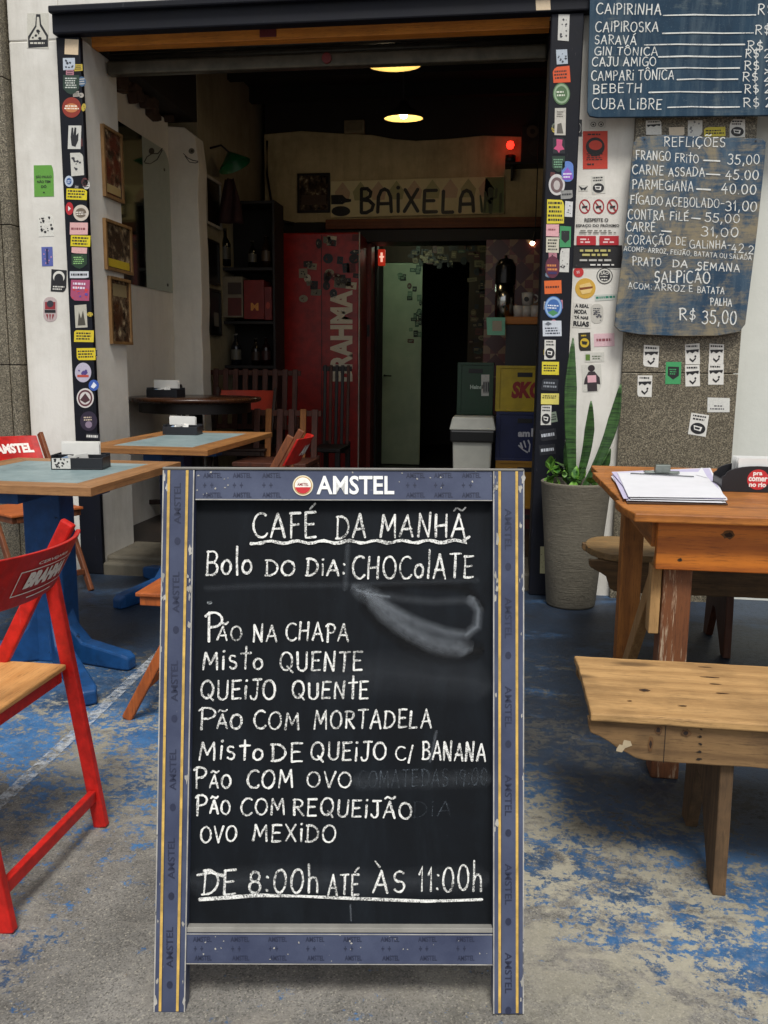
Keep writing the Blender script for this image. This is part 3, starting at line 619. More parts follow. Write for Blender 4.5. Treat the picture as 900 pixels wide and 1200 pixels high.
# ---- blue steel door frame
fr = thing('steel_door_frame', 'dark blue steel frame round the wide doorway, both posts covered in stickers', 'door frame', (-1.05, D-.04, 0))
m = MB(); m.bb(-2.402, -2.27, D-.04, D-.003, 0, 2.872, STEEL_BLUE); pl = m.build('post', fr, bevel=.006)
m = MB(); m.bb(.142, .297, D-.06, D-.003, 0, 2.872, STEEL_BLUE); m.bb(.142, .186, D-.002, D+.3, 0, 2.872, STEEL_BLUE); pr = m.build('post', fr, bevel=.006)
m = MB(); m.bb(-2.402, .33, D-.075, D-.003, 2.875, 3.0, STEEL_BLUE); m.bb(-2.402, .33, D-.11, D-.077, 2.965, 3.0, STEEL_BLUE); bmx = m.build('beam', fr, bevel=.008)
mp = on_y(D-.04)
LP = [('rect', (76, 92, 46, 64), '#d3bd9d', [], 2), ('rect', (74, 88, 68, 82), '#b9c2cc', [('blob', '#30363f', (.1, .9, .2, .8), 8)], 0),
 ('shield', (74, 93, 88, 111), '#22382c', [('l', '#c9cfc6', (.12, .85, .12, .7), 5)], 0), ('disc', (73, 95, 114, 138), '#8c2d1d', [('d', '#c47a4a', (.15, .85, .3, .75)), ('l', '#efe2d0', (.12, .9, .38, .62), 2)], 0),
 ('rect', (80, 95, 147, 175), '#c9c8c0', [('p', INK, [(.25, .1), (.38, .1), (.4, .4), (.48, .08), (.62, .1), (.62, .42), (.8, .3), (.8, .62), (.6, .9), (.3, .85), (.2, .5)])], 2),
 ('rect', (83, 98, 179, 206), '#c6c4ba', [('blob', '#333338', (.2, .8, .2, .85), 9)], -3), ('disc', (76, 86, 206, 219), '#b9c4d3', [('d', '#3b5f96', (.2, .8, .2, .8)), ('l', '#d8dde6', (.25, .75, .4, .7), 2)], 0),
 ('rect', (78, 102, 221, 234), '#d9c71f', [('l', INK, (.06, .94, .12, .9), 3)], 2), ('disc', (77, 86, 237, 252), '#b3202a', [('p', '#e8e0dc', [(.35, .3), (.7, .5), (.35, .7)])], 0),
 ('disc', (86, 104, 240, 259), '#c9bfb0', [('d', '#6e6152', (.15, .85, .2, .8)), ('l', '#e0d8cc', (.15, .85, .4, .65), 2)], 0), ('rect', (82, 103, 261, 275), '#d9a9a6', [('l', '#8a4a4d', (.06, .94, .35, .7), 1)], 1),
 ('rect', (83, 106, 276, 289), '#d6c41f', [('l', INK, (.06, .94, .1, .9), 3)], 2), ('rect', (84, 102, 290, 297), '#d9a9a6', [], 0),
 ('shield', (84, 102, 298, 315), '#1f3a24', [('l', '#8fbf78', (.12, .85, .15, .7), 4)], 0), ('rect', (82, 104, 318, 326), '#c9ccd0', [('l', '#26262a', (.04, .96, .2, .8), 1)], 0),
 ('rect', (83, 105, 328, 352), '#a34a6a', [('blob', '#c93a3a', (.1, .9, .2, .9), 8), ('l', '#ded2de', (.08, .9, .1, .5), 2), ('blob', '#5f4a9a', (.1, .9, .4, .9), 5)], 2),
 ('rect', (88, 102, 357, 384), '#b7b3a4', [('p', '#4a463c', [(.2, .9), (.35, .3), (.5, .6), (.7, .25), (.85, .9)])], 0), ('rect', (87, 110, 387, 401), '#d3bd2c', [('l', INK, (.06, .94, .15, .85), 3)], 0),
 ('rect', (90, 112, 408, 422), '#d6c025', [('l', INK, (.06, .94, .15, .85), 3)], -1), ('disc', (88, 107, 425, 448), '#b8b2c2', [('blob', '#4d3f7d', (.2, .8, .25, .8), 7), ('r', '#b6493a', (.15, .85, .62, .74))], 0),
 ('disc', (104, 116, 445, 458), '#3458a8', [('p', '#dfe4ee', [(.2, .65), (.5, .2), (.8, .5), (.5, .8)])], 0), ('disc', (90, 110, 455, 478), '#d2cdc8', [('ring', '#5b2a33', (.08, .92, .08, .92)), ('p', '#4a2a30', [(.2, .6), (.5, .25), (.8, .6), (.5, .75)])], 0),
 ('disc', (94, 114, 482, 505), '#2c2336', [('l', '#c9b9a2', (.18, .82, .25, .5), 2), ('d', '#8a7a8c', (.3, .7, .5, .85))], 0), ('rect', (101, 117, 508, 515), '#16181f', [('l', '#d2d2cc', (.02, .98, .1, .9), 1)], 0)]
for sh, b, bg_, it, r in LP: sticker(pl, mp, sh, b, bg_, it, rot=r)
def extra(parent, mp, n, xf):
    for k in range(n):
        y = random.uniform(60, 520); x = xf(y)+random.uniform(-8, 8); w = random.uniform(2.5, 5); h = random.uniform(2.5, 6)
        bg_ = random.choice(['#c9c7be', '#24262e', '#5a2a2a', '#3b5a78', '#b9a23a', '#7d8a78', '#b57a86', '#16181f', '#a9a398'])
        sticker(parent, mp, random.choice(['rect', 'rect', 'disc']), (x-w, x+w, y-h, y+h), bg_, [random.choice([('l', INK if bg_[1] in '5bc7a' else '#b9b7b0', (.08, .92, .15, .85), 3), ('blob', INK if bg_[1] in '5bc7a' else '#a9a59a', (.15, .85, .15, .85), 6)])], rot=random.uniform(-10, 10))
extra(pl, lambda x, y, off=0: on_y(D-.04)(x, y, off*.35), 14, lambda y: 85+.0478*(y-20))
extra(pr, lambda x, y, off=0: on_y(D-.06)(x, y, off*.35), 16, lambda y: 658-.03*(y-20))
mp = on_y(D-.06)
sticker(bmx, on_y(D-.075), 'rect', (628, 645, 0, 12), '#cdb99a', [], rot=0)
RP = [('rect', (654, 667, 17, 48), '#c6c5be', [('blob', '#3a3a3e', (.2, .8, .15, .85), 10)], 2), ('rect', (652, 665, 58, 75), '#aeb8c2', [('blob', '#30363f', (.1, .9, .3, .9), 8)], 0),
 ('rect', (648, 668, 78, 97), '#d4511d', [('l', '#3a1a10', (.06, .94, .2, .8), 3)], -4), ('disc', (648, 668, 97, 123), '#4d6d45', [('ring', '#8fa886', (.06, .94, .06, .94)), ('l', '#d0d6c2', (.2, .8, .35, .65), 2)], 0),
 ('rect', (650, 663, 127, 158), '#bdb9ae', [('p', '#5a564e', [(.2, .95), (.25, .6), (.6, .55), (.8, .95)]), ('l', '#5a564e', (.15, .85, .1, .35), 3)], 1), ('rect', (648, 662, 161, 180), '#14161f', [('p', '#c44d78', [(.3, .1), (.8, .15), (.75, .5), (.95, .75), (.6, .8), (.5, .98), (.35, .8), (.05, .7), (.3, .5)])], 0),
 ('shield', (647, 662, 183, 202), '#173322', [('l', '#79a684', (.1, .9, .15, .75), 4)], 0), ('badge', (658, 672, 189, 213), '#5d7fc4', [('p', '#8a52b8', [(.1, .6), (.5, .3), (.9, .6), (.9, .9), (.1, .9)]), ('l', '#dfe2f2', (.1, .9, .55, .85), 2)], 0),
 ('disc', (643, 662, 204, 229), '#c9c7c4', [('d', '#6b5656', (.12, .88, .15, .88)), ('d', '#b9b2ae', (.3, .7, .3, .75))], 0), ('rect', (657, 671, 223, 233), '#8f8f8c', [('l', '#2a2a2e', (.06, .94, .3, .7), 1)], 0),
 ('rect', (641, 661, 234, 262), '#d8c832', [('l', INK, (.06, .94, .06, .94), 5)], 1), ('rect', (662, 671, 236, 254), '#cfd0cf', [('blob', '#55575c', (.2, .8, .2, .8), 5)], 0),
 ('rect', (640, 655, 263, 277), '#dba6aa', [('l', '#8a4a52', (.1, .9, .3, .6), 1)], 0), ('rect', (640, 655, 278, 296), '#cbc6b2', [('l', '#3a3a34', (.1, .9, .1, .9), 4)], 1), ('rect', (656, 669, 265, 290), '#3d8f5a', [('p', INK, [(.14, .22), (.86, .22), (.86, .62), (.5, .8), (.14, .62)])], 1),
 ('rect', (656, 667, 291, 319), '#cbcac3', [('blob', '#2f2f34', (.15, .85, .1, .9), 10)], 2), ('disc', (639, 656, 300, 326), '#5d2238', [('l', '#d98a4a', (.1, .9, .35, .7), 2), ('r', '#35285c', (.2, .8, .72, .82))], 0),
 ('rect', (638, 658, 329, 344), '#d9662a', [('l', '#5a2410', (.06, .94, .35, .65), 1)], -2), ('disc', (638, 659, 347, 373), '#3a67a8', [('ring', '#8fb0d6', (.04, .96, .04, .96)), ('l', '#e2e8ee', (.14, .86, .38, .6), 2), ('p', '#4a8a58', [(.2, .75), (.5, .62), (.8, .75), (.5, .9)])], 0),
 ('rect', (636, 658, 376, 394), '#c9cfd6', [('l', '#2a3040', (.1, .9, .4, .9), 3), ('p', '#6a7078', [(.1, .2), (.3, .05), (.5, .2), (.3, .3)])], 0), ('rect', (638, 651, 398, 421), '#d3d1c9', ANTI, 1),
 ('rect', (635, 655, 424, 439), '#d8c832', [('l', INK, (.06, .94, .2, .8), 3)], 1), ('rect', (635, 654, 444, 458), '#1f232b', [('l', '#8a8f96', (.06, .94, .2, .8), 2)], 3), ('rect', (634, 655, 461, 474), '#ddd16a', [('l', INK, (.06, .94, .15, .5), 2)], 1),
 ('rect', (634, 646, 475, 498), '#d3d1c9', ANTI, 2), ('rect', (633, 652, 503, 516), '#14161e', [('l', '#b9bcc2', (.05, .95, .25, .8), 1)], -8), ('rect', (632, 651, 521, 533), '#14161e', [('l', '#b9bcc2', (.05, .95, .25, .8), 1)], -6), ('rect', (633, 640, 640, 672), '#a8a37c', [('blob', '#4a4734', (.1, .9, .1, .9), 6)], 0)]
for sh, b, bg_, it, r in RP: sticker(pr, mp, sh, b, bg_, it, rot=r)
sticker(rw, on_y(D-.0), 'rect', (674, 682, 140, 160), '#2b2d33', [('ring', '#b5b5b0', (.1, .9, .2, .8))], 'wall_hook')

# ---- timber lintel and rolled shutter inside the doorway
WOODL = wood('#e0902f', '#a8601c', 'x', dirt=.3, wear=None)
a = PY(110, 57, D+.12); b = PY(110, 45, D+.12)
m = MB(); m.bb(XJ+.004, .14, D+.1, D+.17, a.z, b.z+.03, WOODL); m.bb(-1.345, -1.255, D+.094, D+.0985, a.z+.012, a.z+.06, flat('#5e1414'))
tag(m.build('timber_lintel', bevel=.005), 'orange brown timber batten with flaking edge under the blue beam', 'beam')
ST = flat('#5c574b', .35, .2, .6)
sh = thing('roller_shutter', 'rolled up grey steel shutter with a round bottom bar under the timber batten', 'shutter', (-1.05, 4.92, 2.85))
z0 = PY(300, 84, 4.93).z; z1 = PY(300, 66, 4.93).z; z2 = PY(300, 50, 4.93).z
m = MB()
for k in range(4):
    zz = z1+(z2+.12-z1)*k/4; m.lathe([(.001, 0), (.022, 0), (.022, 2.40), (.001, 2.40)], flat('#3f3b33', .4, .2, .5), (XJ+.01, 4.95, zz+.02), 14, Vector((1, 0, 0)))
m.build('curtain', sh, bevel=0)
m = MB(); m.bb(XJ+.01, .14, 4.89, 4.95, z0, z1-.004, ST); m.build('bottom_bar', sh, bevel=.012)
zc = (z0+z1)/2
m = MB(); m.cyl((PY(383, 70, 4.885).x, 4.875, zc), (PY(383, 70, 4.885).x, 4.89, zc), .026, flat('#6e1717', .4), 18); m.build('lock', sh)
# ---- stone step
STONE = plaster('old_stone', '#5f594b', '#1f1c17', .9)
m = MB(); x = XJ+.0
m.bb(XJ-.4, .19, D+.03, 5.1, -.02, FLOOR_IN-.004, STONE)
for k in range(6):
    w = random.uniform(.3, .5); x2 = min(.14, x+w); m.bb(x+.006, x2-.006, D-.04+random.uniform(-.02, .02), D+.028, -.02, FLOOR_IN-.012-random.uniform(0, .02), STONE); x = x2
    if x >= .14: break
struct(m.build('door_step', bevel=.014))
# ---- the room behind
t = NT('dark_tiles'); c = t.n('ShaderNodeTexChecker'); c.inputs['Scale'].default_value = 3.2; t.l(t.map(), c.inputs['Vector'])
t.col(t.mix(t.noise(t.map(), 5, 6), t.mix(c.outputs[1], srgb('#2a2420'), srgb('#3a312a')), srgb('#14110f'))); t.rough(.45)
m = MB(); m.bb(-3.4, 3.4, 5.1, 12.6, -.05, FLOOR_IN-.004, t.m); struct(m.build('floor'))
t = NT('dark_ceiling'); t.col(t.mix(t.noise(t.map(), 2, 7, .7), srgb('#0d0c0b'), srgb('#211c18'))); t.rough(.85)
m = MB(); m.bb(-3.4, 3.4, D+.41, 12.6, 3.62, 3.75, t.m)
for k in range(7): m.bb(-3.3, 3.3, 5.5+k*.62, 5.58+k*.62, 3.5, 3.617, t.m)
struct(m.build('ceiling'))
XA, YA2, XC, YB = -2.53, 6.45, -2.31, 8.2
# mirror wall, set back behind the jamb, and the pier that ends it
m = MB(); m.bb(XA-.3, XA, D+.412, YA2, 0, 2.95, WHITE_IN)
tag(m.build('side_wall', bevel=.006), 'greyish white side wall inside the doorway carrying the tall mirror', 'wall')
m = MB(); ed = []
n = 14
pts = [(XC, FLOOR_IN-.1)]+[(XC+random.uniform(-.008, .006), FLOOR_IN+2.72*k/n) for k in range(1, n)]+[(XC-.02, 2.84), (XC-.1, 2.9), (XA-.25, 2.93), (XA-.25, 0)]
m.prism([(x, YA2+.003, z) for x, z in pts], (0, .18, 0), WHITE_IN)
tag(m.build('wall_pier', bevel=.006), 'white rough edged pier with a small eye drawing between mirror and dark room', 'wall')
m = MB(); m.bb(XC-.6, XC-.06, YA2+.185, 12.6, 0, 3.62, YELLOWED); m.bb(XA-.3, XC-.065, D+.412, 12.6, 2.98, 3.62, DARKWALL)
tag(m.build('side_wall', bevel=.004), 'yellowed dim side wall hung with dark frames behind the white pier', 'wall')
# crumbled plaster edge above the mirror wall
BRICK = plaster('crumbled_brick', '#4a3426', '#1a120d', .8)
m = MB()
for k in range(34):
    y = random.uniform(5.1, 6.6); s_ = random.uniform(.03, .09); m.box((XA+.01+random.uniform(0, .05), y, 2.93+random.uniform(-.03, .12)-.1*(y-5.8)*0), (.06, s_*1.6, s_), BRICK, M=Matrix.Rotation(random.uniform(-.5, .5), 3, 'X'))
m.bb(XA-.2, XA+.03, 5.05, 8.2, 2.985, 3.6, BRICK)
tag(m.build('broken_masonry', bevel=.01), 'crumbling dark brick and plaster band above the mirror', 'wall')
# back wall above the passage
BACKW = plaster('ochre_plaster', '#cdb98b', '#6d5c3a', .8)
m = MB(); pts = [(-2.30, 2.50)]
top = [(-2.30, 3.28), (-1.95, 3.30), (-1.6, 3.27), (-1.3, 3.25), (-1.1, 3.21), (-.9, 3.19), (-.6, 3.2), (-.3, 3.22), (.1, 3.2), (.9, 3.22), (1.6, 3.2)]
m.prism([(x, YB, z) for x, z in pts+top+[(1.6, 2.50)]], (0, .22, 0), BACKW)
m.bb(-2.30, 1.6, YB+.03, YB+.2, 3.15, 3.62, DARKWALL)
bw_ = tag(m.build('back_wall', bevel=.006), 'stained ochre plaster wall above the passage with holes and cracks', 'wall')
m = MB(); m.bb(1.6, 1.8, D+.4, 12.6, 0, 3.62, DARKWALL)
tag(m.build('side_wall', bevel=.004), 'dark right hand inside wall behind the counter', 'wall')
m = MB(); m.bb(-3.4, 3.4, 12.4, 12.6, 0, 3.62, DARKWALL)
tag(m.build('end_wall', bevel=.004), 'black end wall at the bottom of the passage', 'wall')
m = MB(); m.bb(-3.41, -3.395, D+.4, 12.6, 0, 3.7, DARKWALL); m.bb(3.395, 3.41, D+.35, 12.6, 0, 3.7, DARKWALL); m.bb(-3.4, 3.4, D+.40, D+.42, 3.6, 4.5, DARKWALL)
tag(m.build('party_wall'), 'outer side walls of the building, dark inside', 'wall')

# ============================================================ boards with handwriting
CH = chalk(); CHS = chalk('#d9dbd6', .34)
FRAME_BLUE = None
def frame_blue():
    t = NT('scuffed_slate_blue'); v = t.map()
    b = t.mix(t.ramp(t.noise(v, 6, 6), [(.3, 0), (.7, 1)]), srgb('#303750'), srgb('#4d556c'))
    b = t.mix(t.ramp(t.noise(t.map((1, 1, 1)), 55, 8, .8), [(.70, 0), (.72, 1)]), b, srgb('#c9c9c6'))
    s1 = t.noise(t.map((90, 90, 5), rot=(0, .3, 0)), 2, 4, .7); s2 = t.noise(t.map((6, 6, 110), rot=(0, .1, 0)), 1.5, 4, .7)
    b = t.mix(t.ramp(s1, [(.72, 0), (.76, .7)]), b, srgb('#b9bbbb')); b = t.mix(t.ramp(s2, [(.72, 0), (.76, .6)]), b, srgb('#b9bbbb'))
    t.col(b); t.rough(.42); t.bump(s1, .1, .001)
    return t.m
FB = frame_blue(); WEDGE = worn_paint('#b9b6ae', '#5f5f60', .6, .6, 20)
YEL = worn_paint('#dcb660', '#8a7a5a', .66, .5, 30); RAISED = flat('#282e46', .5)
O = Vector((-.2755, 1.4285, 0)); LEAN = radians(11.7)
ux = Vector((cos(YAW), sin(YAW), 0)); fh = Vector((-sin(YAW), cos(YAW), 0)); uy = Vector((0, 0, cos(LEAN)))+fh*sin(LEAN)
nn = ux.cross(uy)
mp = on_plane(O, nn)
def drop(p):                    # stop a foot on the ground
    return p
af = thing('chalkboard_stand', 'blue framed chalkboard stand with the white handwritten breakfast menu, in front of everything', 'menu board', O)
TH = -.036
def lerp(a, b, k): return a+(b-a)*k
for sgn, (a0, a1, b0, b1, s0, s1) in ((-1, (191, 228, 180, 217, (198, 187.5), (219.5, 207.8))), (1, (578, 614.5, 578, 614, (585.5, 585.5), (605.5, 606)))):
    m = MB(); yb = 1187 if sgn < 0 else 1189
    m.plate(mp, [(a0, 549), (a1, 549.5), (b1, yb), (b0, yb)], TH, 0, FB)
    post = m.build('post', af, bevel=.0025)
    for s in (s0, s1):
        m = MB()
        for k in range(24):
            y0 = 551+(yb-553)*k/24; y1 = 551+(yb-553)*(k+1)/24; x0 = lerp(s[0], s[1], k/24); x1 = lerp(s[0], s[1], (k+1)/24); w = 1.55
            m.poly(mp, [(x0-w, y0), (x0+w, y0), (x1+w, y1), (x1-w, y1)], .0006, YEL)
            m.poly(mp, [(x0+w, y0), (x0+w+.9, y0), (x1+w+.9, y1), (x1+w, y1)], .0006, RAISED)
        m.build('gold_stripe', post)
    m = MB(); seg = 5
    for e0, e1 in ((a0+.6, b0+.6), (a1-.8, b1-.8)):
        m.poly(mp, [(e0-.7, 551), (e0+.7, 551), (e1+.7, yb-1), (e1-.7, yb-1)], .0005, WEDGE)
    m.build('worn_edge', post)
    m = MB(); mid0 = (s0[0]+s1[0])/2; mid1 = (s0[1]+s1[1])/2
    for k in range(6):
        yc = 590+k*104+(0 if sgn < 0 else 30)
        if yc+46 > yb: break
        x = lerp(mid0, mid1, (yc-551)/636)
        m.text(mp, 'AMSTEL', (x-4, x+4, yc-24, yc+24), .0007, RAISED, .01, turn=90 if sgn < 0 else -90)
        m.poly(mp, ell(x, yc+44, 3.6, 4.5, 12), .0007, RAISED)
    m.build('frame_print', post)
    m = MB()                      # chipped white patches
    for k in range(26):
        yc = random.choice([675, 680, 690, 700, 560, 572, 1172, 1150, random.uniform(560, 1180), random.uniform(560, 1180)]); e = random.choice([0, 1]); kk = (yc-551)/636
        x = lerp(a0, b0, kk)+random.uniform(1, 5) if e else lerp(a1, b1, kk)-random.uniform(1, 6); r = random.uniform(.8, 3.2)
        m.poly(mp, [(x+r*random.uniform(.3, 1)*cos(2*pi*z/9), yc+r*random.uniform(.5, 3.2)*sin(2*pi*z/9)) for z in range(9)], .0009+k*.00002, WEDGE)
    m.build('chipped_paint', post)
m = MB(); m.plate(mp, [(228.6, 550), (577.4, 551.5), (577.4, 587), (228.0, 586)], TH, -.0012, FB); top = m.build('top_rail', af, bevel=.002)
m = MB()
for x0, x1 in ((234, 338), (472, 570)):
    for r in range(3):
        for q in range(3):
            xx = x0+(x1-x0)*q/3; m.text(mp, 'AMSTEL' if r != 1 else '+  +', (xx+4, xx+(26 if r != 1 else 16), 554+r*11.5, 560+r*11.5), -.0006, RAISED, .02)
m.build('frame_print', top)
m = MB(); m.plate(mp, ell(355, 569, 12, 12), -.001, .0004, printed('#e3d9bd')); m.poly(mp, ell(355, 569, 10.6, 10.6), .0007, printed('#b98c3c')); m.poly(mp, ell(355, 569, 9.6, 9.6), .001, printed('#f0ece2'))
m.poly(mp, [(345.8, 571)]+[(355+9.4*cos(radians(a)), 569+9.4*sin(radians(a))) for a in range(12, 169, 12)], .0013, printed('#c4222a'))
m.text(mp, 'AMSTEL', (348.5, 361.5, 566, 569.5), .0013, printed('#8a1c22'), .02); m.build('round_emblem', top)
m = MB(); m.text(mp, 'AMSTEL', (371, 462, 557.5, 579.5), .0006, printed('#f2f2ee'), .022)
for x, w in ((370.5, 8), (382.5, 8), (391, 8), (403, 6), (438, 7), (449, 10)): pass
m.build('lettering', top)
m = MB()
for k in range(22):
    x = random.choice([random.uniform(228, 578), random.uniform(228, 270)]); y = random.uniform(551, 584); r = random.uniform(.4, 1.3)
    m.poly(mp, [(x+r*random.uniform(.4, 1.8)*cos(2*pi*z/7), y+r*random.uniform(.4, 1.4)*sin(2*pi*z/7)) for z in range(7)], -.0002+k*.00001, WEDGE)
m.poly(mp, [(229, 584.6), (577, 586), (577, 586.9), (229, 585.8)], -.0006, WEDGE)
m.build('chipped_paint', top)
m = MB(); m.plate(mp, [(190.5, 547), (614, 549.2), (615, 552.2), (190.3, 550.4)], TH-.012, .002, flat('#77756f', .6)); m.build('top_cap', af, bevel=.002)
m = MB(); m.plate(mp, [(218.4, 1094), (577.6, 1095), (577.6, 1131.5), (217.9, 1130)], TH, -.0012, FB); bot = m.build('bottom_rail', af, bevel=.002)
m = MB()
for r in range(3):
    for q in range(8):
        xx = 222+q*44; m.text(mp, 'AMSTEL' if r != 1 else '+  +', (xx+4+r, xx+(26 if r != 1 else 16), 1098+r*11, 1104+r*11), -.0006, RAISED, .02)
m.build('frame_print', bot)
m = MB()
for k in range(26):
    x = random.uniform(222, 575); y = random.uniform(1095, 1130); r = random.uniform(.3, 1.0)
    m.poly(mp, [(x+r*random.uniform(.4, 1.8)*cos(2*pi*z/7), y+r*random.uniform(.3, 2)*sin(2*pi*z/7)) for z in range(7)], -.0002+k*.00001, WEDGE)
m.poly(mp, [(218.4, 1094.2), (577.4, 1095.2), (577.4, 1096.2), (218.4, 1095.2)], -.0005, WEDGE); m.poly(mp, [(218, 1129), (577.4, 1130.3), (577.4, 1131.4), (218, 1130)], -.0005, WEDGE)
m.build('chipped_paint', bot)
BB = chalk_slate('black_chalkboard', '#06090d', '#0d131a', '#313b44', .2)
m = MB(); m.plate(mp, [(222, 582), (584, 582), (584, 1096), (212, 1096)], -.034, -.022, BB); pan = m.build('board_panel', af)
m = MB(); m.plate(mp, [(218.7, 1087.5), (577.6, 1088.5), (577.6, 1094), (218.6, 1093.3)], -.0215, -.002, flat('#8f8d86', .7)); m.build('chalk_ledge', af, bevel=.001)
m = MB()                          # smudges left by the eraser, with the shape of the wipe
om = -.0215
for pts, w, amt in (([(432, 706), (450, 728), (480, 752), (520, 768), (556, 762)], 34, -2.2), ([(440, 690), (480, 684), (550, 690), (566, 712)], 16, -1.2),([(420, 693), (437, 700), (452, 720), (480, 740), (510, 757), (540, 762)], 26, .42), ([(432, 696), (455, 712), (490, 730), (525, 742), (548, 745), (560, 735), (562, 716), (553, 704)], 15, .5),
                    ([(430, 695), (470, 702), (510, 706), (545, 704), (558, 706)], 14, .16), ([(440, 706), (470, 732), (510, 752), (545, 758)], 30, .3), ([(418, 692), (432, 697), (456, 700)], 4, .7), ([(556, 702), (562, 716), (561, 735), (548, 745)], 5, .5),
                    ([(240, 690), (300, 687), (400, 686), (560, 680)], 10, .1), ([(420, 920), (460, 917), (500, 918), (570, 915)], 26, .14), ([(380, 800), (450, 790), (560, 800)], 60, .1),
                    ([(230, 1040), (330, 1034), (450, 1040), (560, 1034)], 40, .12), ([(407, 640), (404, 690)], 9, .2), ([(512, 860), (505, 895)], 5, .4), ([(410, 1066), (411, 1084)], 3, .5)):
    m.stroke(mp, pts, w, om, smear('#9aa2aa' if amt > 0 else '#05070a', abs(amt)), uv=True, wv=.05); om += .00007
m.poly(mp, ell(243, 707, 3.2, 2.2, 12), om, chalk('#9aa0a2', .5))
m.build('chalk_smudge', pan)
m = MB(); mp_b = lambda x, y, off=0: mp(x, y, off-.0205)
LN = [('CAFÉ', 295, 369, 630, 630, 29, 4.2), ('DA', 394, 428, 630, 629, 27, 3.8), ('MANHÃ', 446, 546, 629, 629, 26, 3.8),
 ('Bolo', 240, 293, 673, 673, 27, 3.8), ('DO', 310, 344, 674, 675, 18, 3.8), ('DiA:', 358, 404, 675, 675, 19, 3.8), ('CHOColATE', 413, 556, 678, 678, 27, 3.9),
 ('P', 240, 258, 752, 752, 32, 3.8), ('ÃO', 253, 281, 752, 752, 17, 3.4), ('NA', 295, 323, 753, 753, 19, 3.5), ('CHAPA', 334, 408, 752, 753, 21, 3.5),
 ('Misto', 236, 306, 786, 786, 21, 3.8), ('QUENTE', 327, 424, 788, 788, 22, 3.7),
 ('QUEiJO', 233, 321, 822, 821, 22, 3.7), ('QUENtE', 342, 431, 821, 821, 20, 3.7),
 ('P', 232, 250, 856, 856, 25, 3.8), ('ÃO', 252, 281, 856, 856, 17, 3.5), ('COM', 296, 349, 857, 857, 20, 3.7), ('MORTADELA', 368, 506, 857, 855, 21, 3.6),
 ('Misto', 232, 306, 893, 893, 20, 3.8), ('DE', 317, 353, 895, 895, 21, 3.8), ('QUEiJO', 364, 452, 894, 894, 21, 3.7), ('C/', 464, 484, 894, 895, 17, 3.2), ('BANANA', 496, 570, 893, 895, 21, 3.6),
 ('P', 226, 239, 926, 926, 24, 3.8), ('ÃO', 244, 268, 926, 927, 16, 3.4), ('COM', 288, 342, 927, 926, 20, 3.6), ('OVO', 359, 411, 926, 926, 18, 3.4),
 ('P', 228, 240, 958, 958, 24, 3.8), ('ÃO', 244, 267, 957, 958, 16, 3.4), ('COM', 281, 332, 959, 958, 19, 3.6), ('REQUEiJÃO', 343, 482, 959, 963, 20, 3.7),
 ('OVO', 233, 275, 992, 990, 19, 3.6), ('MEXiDO', 295, 392, 989, 992, 20, 3.7),
 ('DE', 236, 274, 1054, 1052, 28, 4.0), ('8:00h', 291, 372, 1051, 1050, 27, 4.0), ('ATÉ', 384, 420, 1053, 1053, 25, 3.7), ('ÀS', 438, 474, 1050, 1050, 25, 3.8), ('11:00h', 492, 566, 1050, 1048, 28, 3.8)]
for a in LN: write(m, mp_b, *a, CH)
m.stroke(mp_b, [(292, 637)]+[(292+k*6.2, 635.5-k*.03+1.6*sin(k*1.25)) for k in range(1, 42)]+[(545, 633), (551, 629)], 3.6, .0012, CH)
m.stroke(mp_b, [(231, 1059), (260, 1057), (300, 1054), (350, 1055), (420, 1058), (500, 1061), (540, 1060), (566, 1059)], 3.8, .0012, CH)
m.stroke(mp_b, [(229, 1030), (245, 1027), (260, 1031)], 3.4, .0013, CH)
m.build('chalk_writing', pan)
m = MB(); ghost = chalk('#4a525a', .5)
write(m, mp_b, 'COMATE', 420, 490, 927, 925, 20, 2.6, ghost); write(m, mp_b, 'DAS 19:00', 495, 572, 925, 923, 20, 2.6, ghost); write(m, mp_b, 'DiA', 485, 530, 962, 960, 18, 2.2, ghost); m.build('faint_old_writing', pan)
# rear support of the stand
rb_top = O+uy*1.02-nn*.03
m = MB()
for s in (-1, 1):
    p = rb_top+ux*(s*.30); q = O+fh*.60+ux*(s*.30); q.z = .0; m.beam(p-Vector((0, 0, .03)), q, .05, .02, FB, side=ux)
m.beam(O+fh*.545+ux*-.3+Vector((0, 0, .16)), O+fh*.545+ux*.3+Vector((0, 0, .16)), .02, .045, FB, side=fh)
m.build('rear_frame', af, bevel=.002)

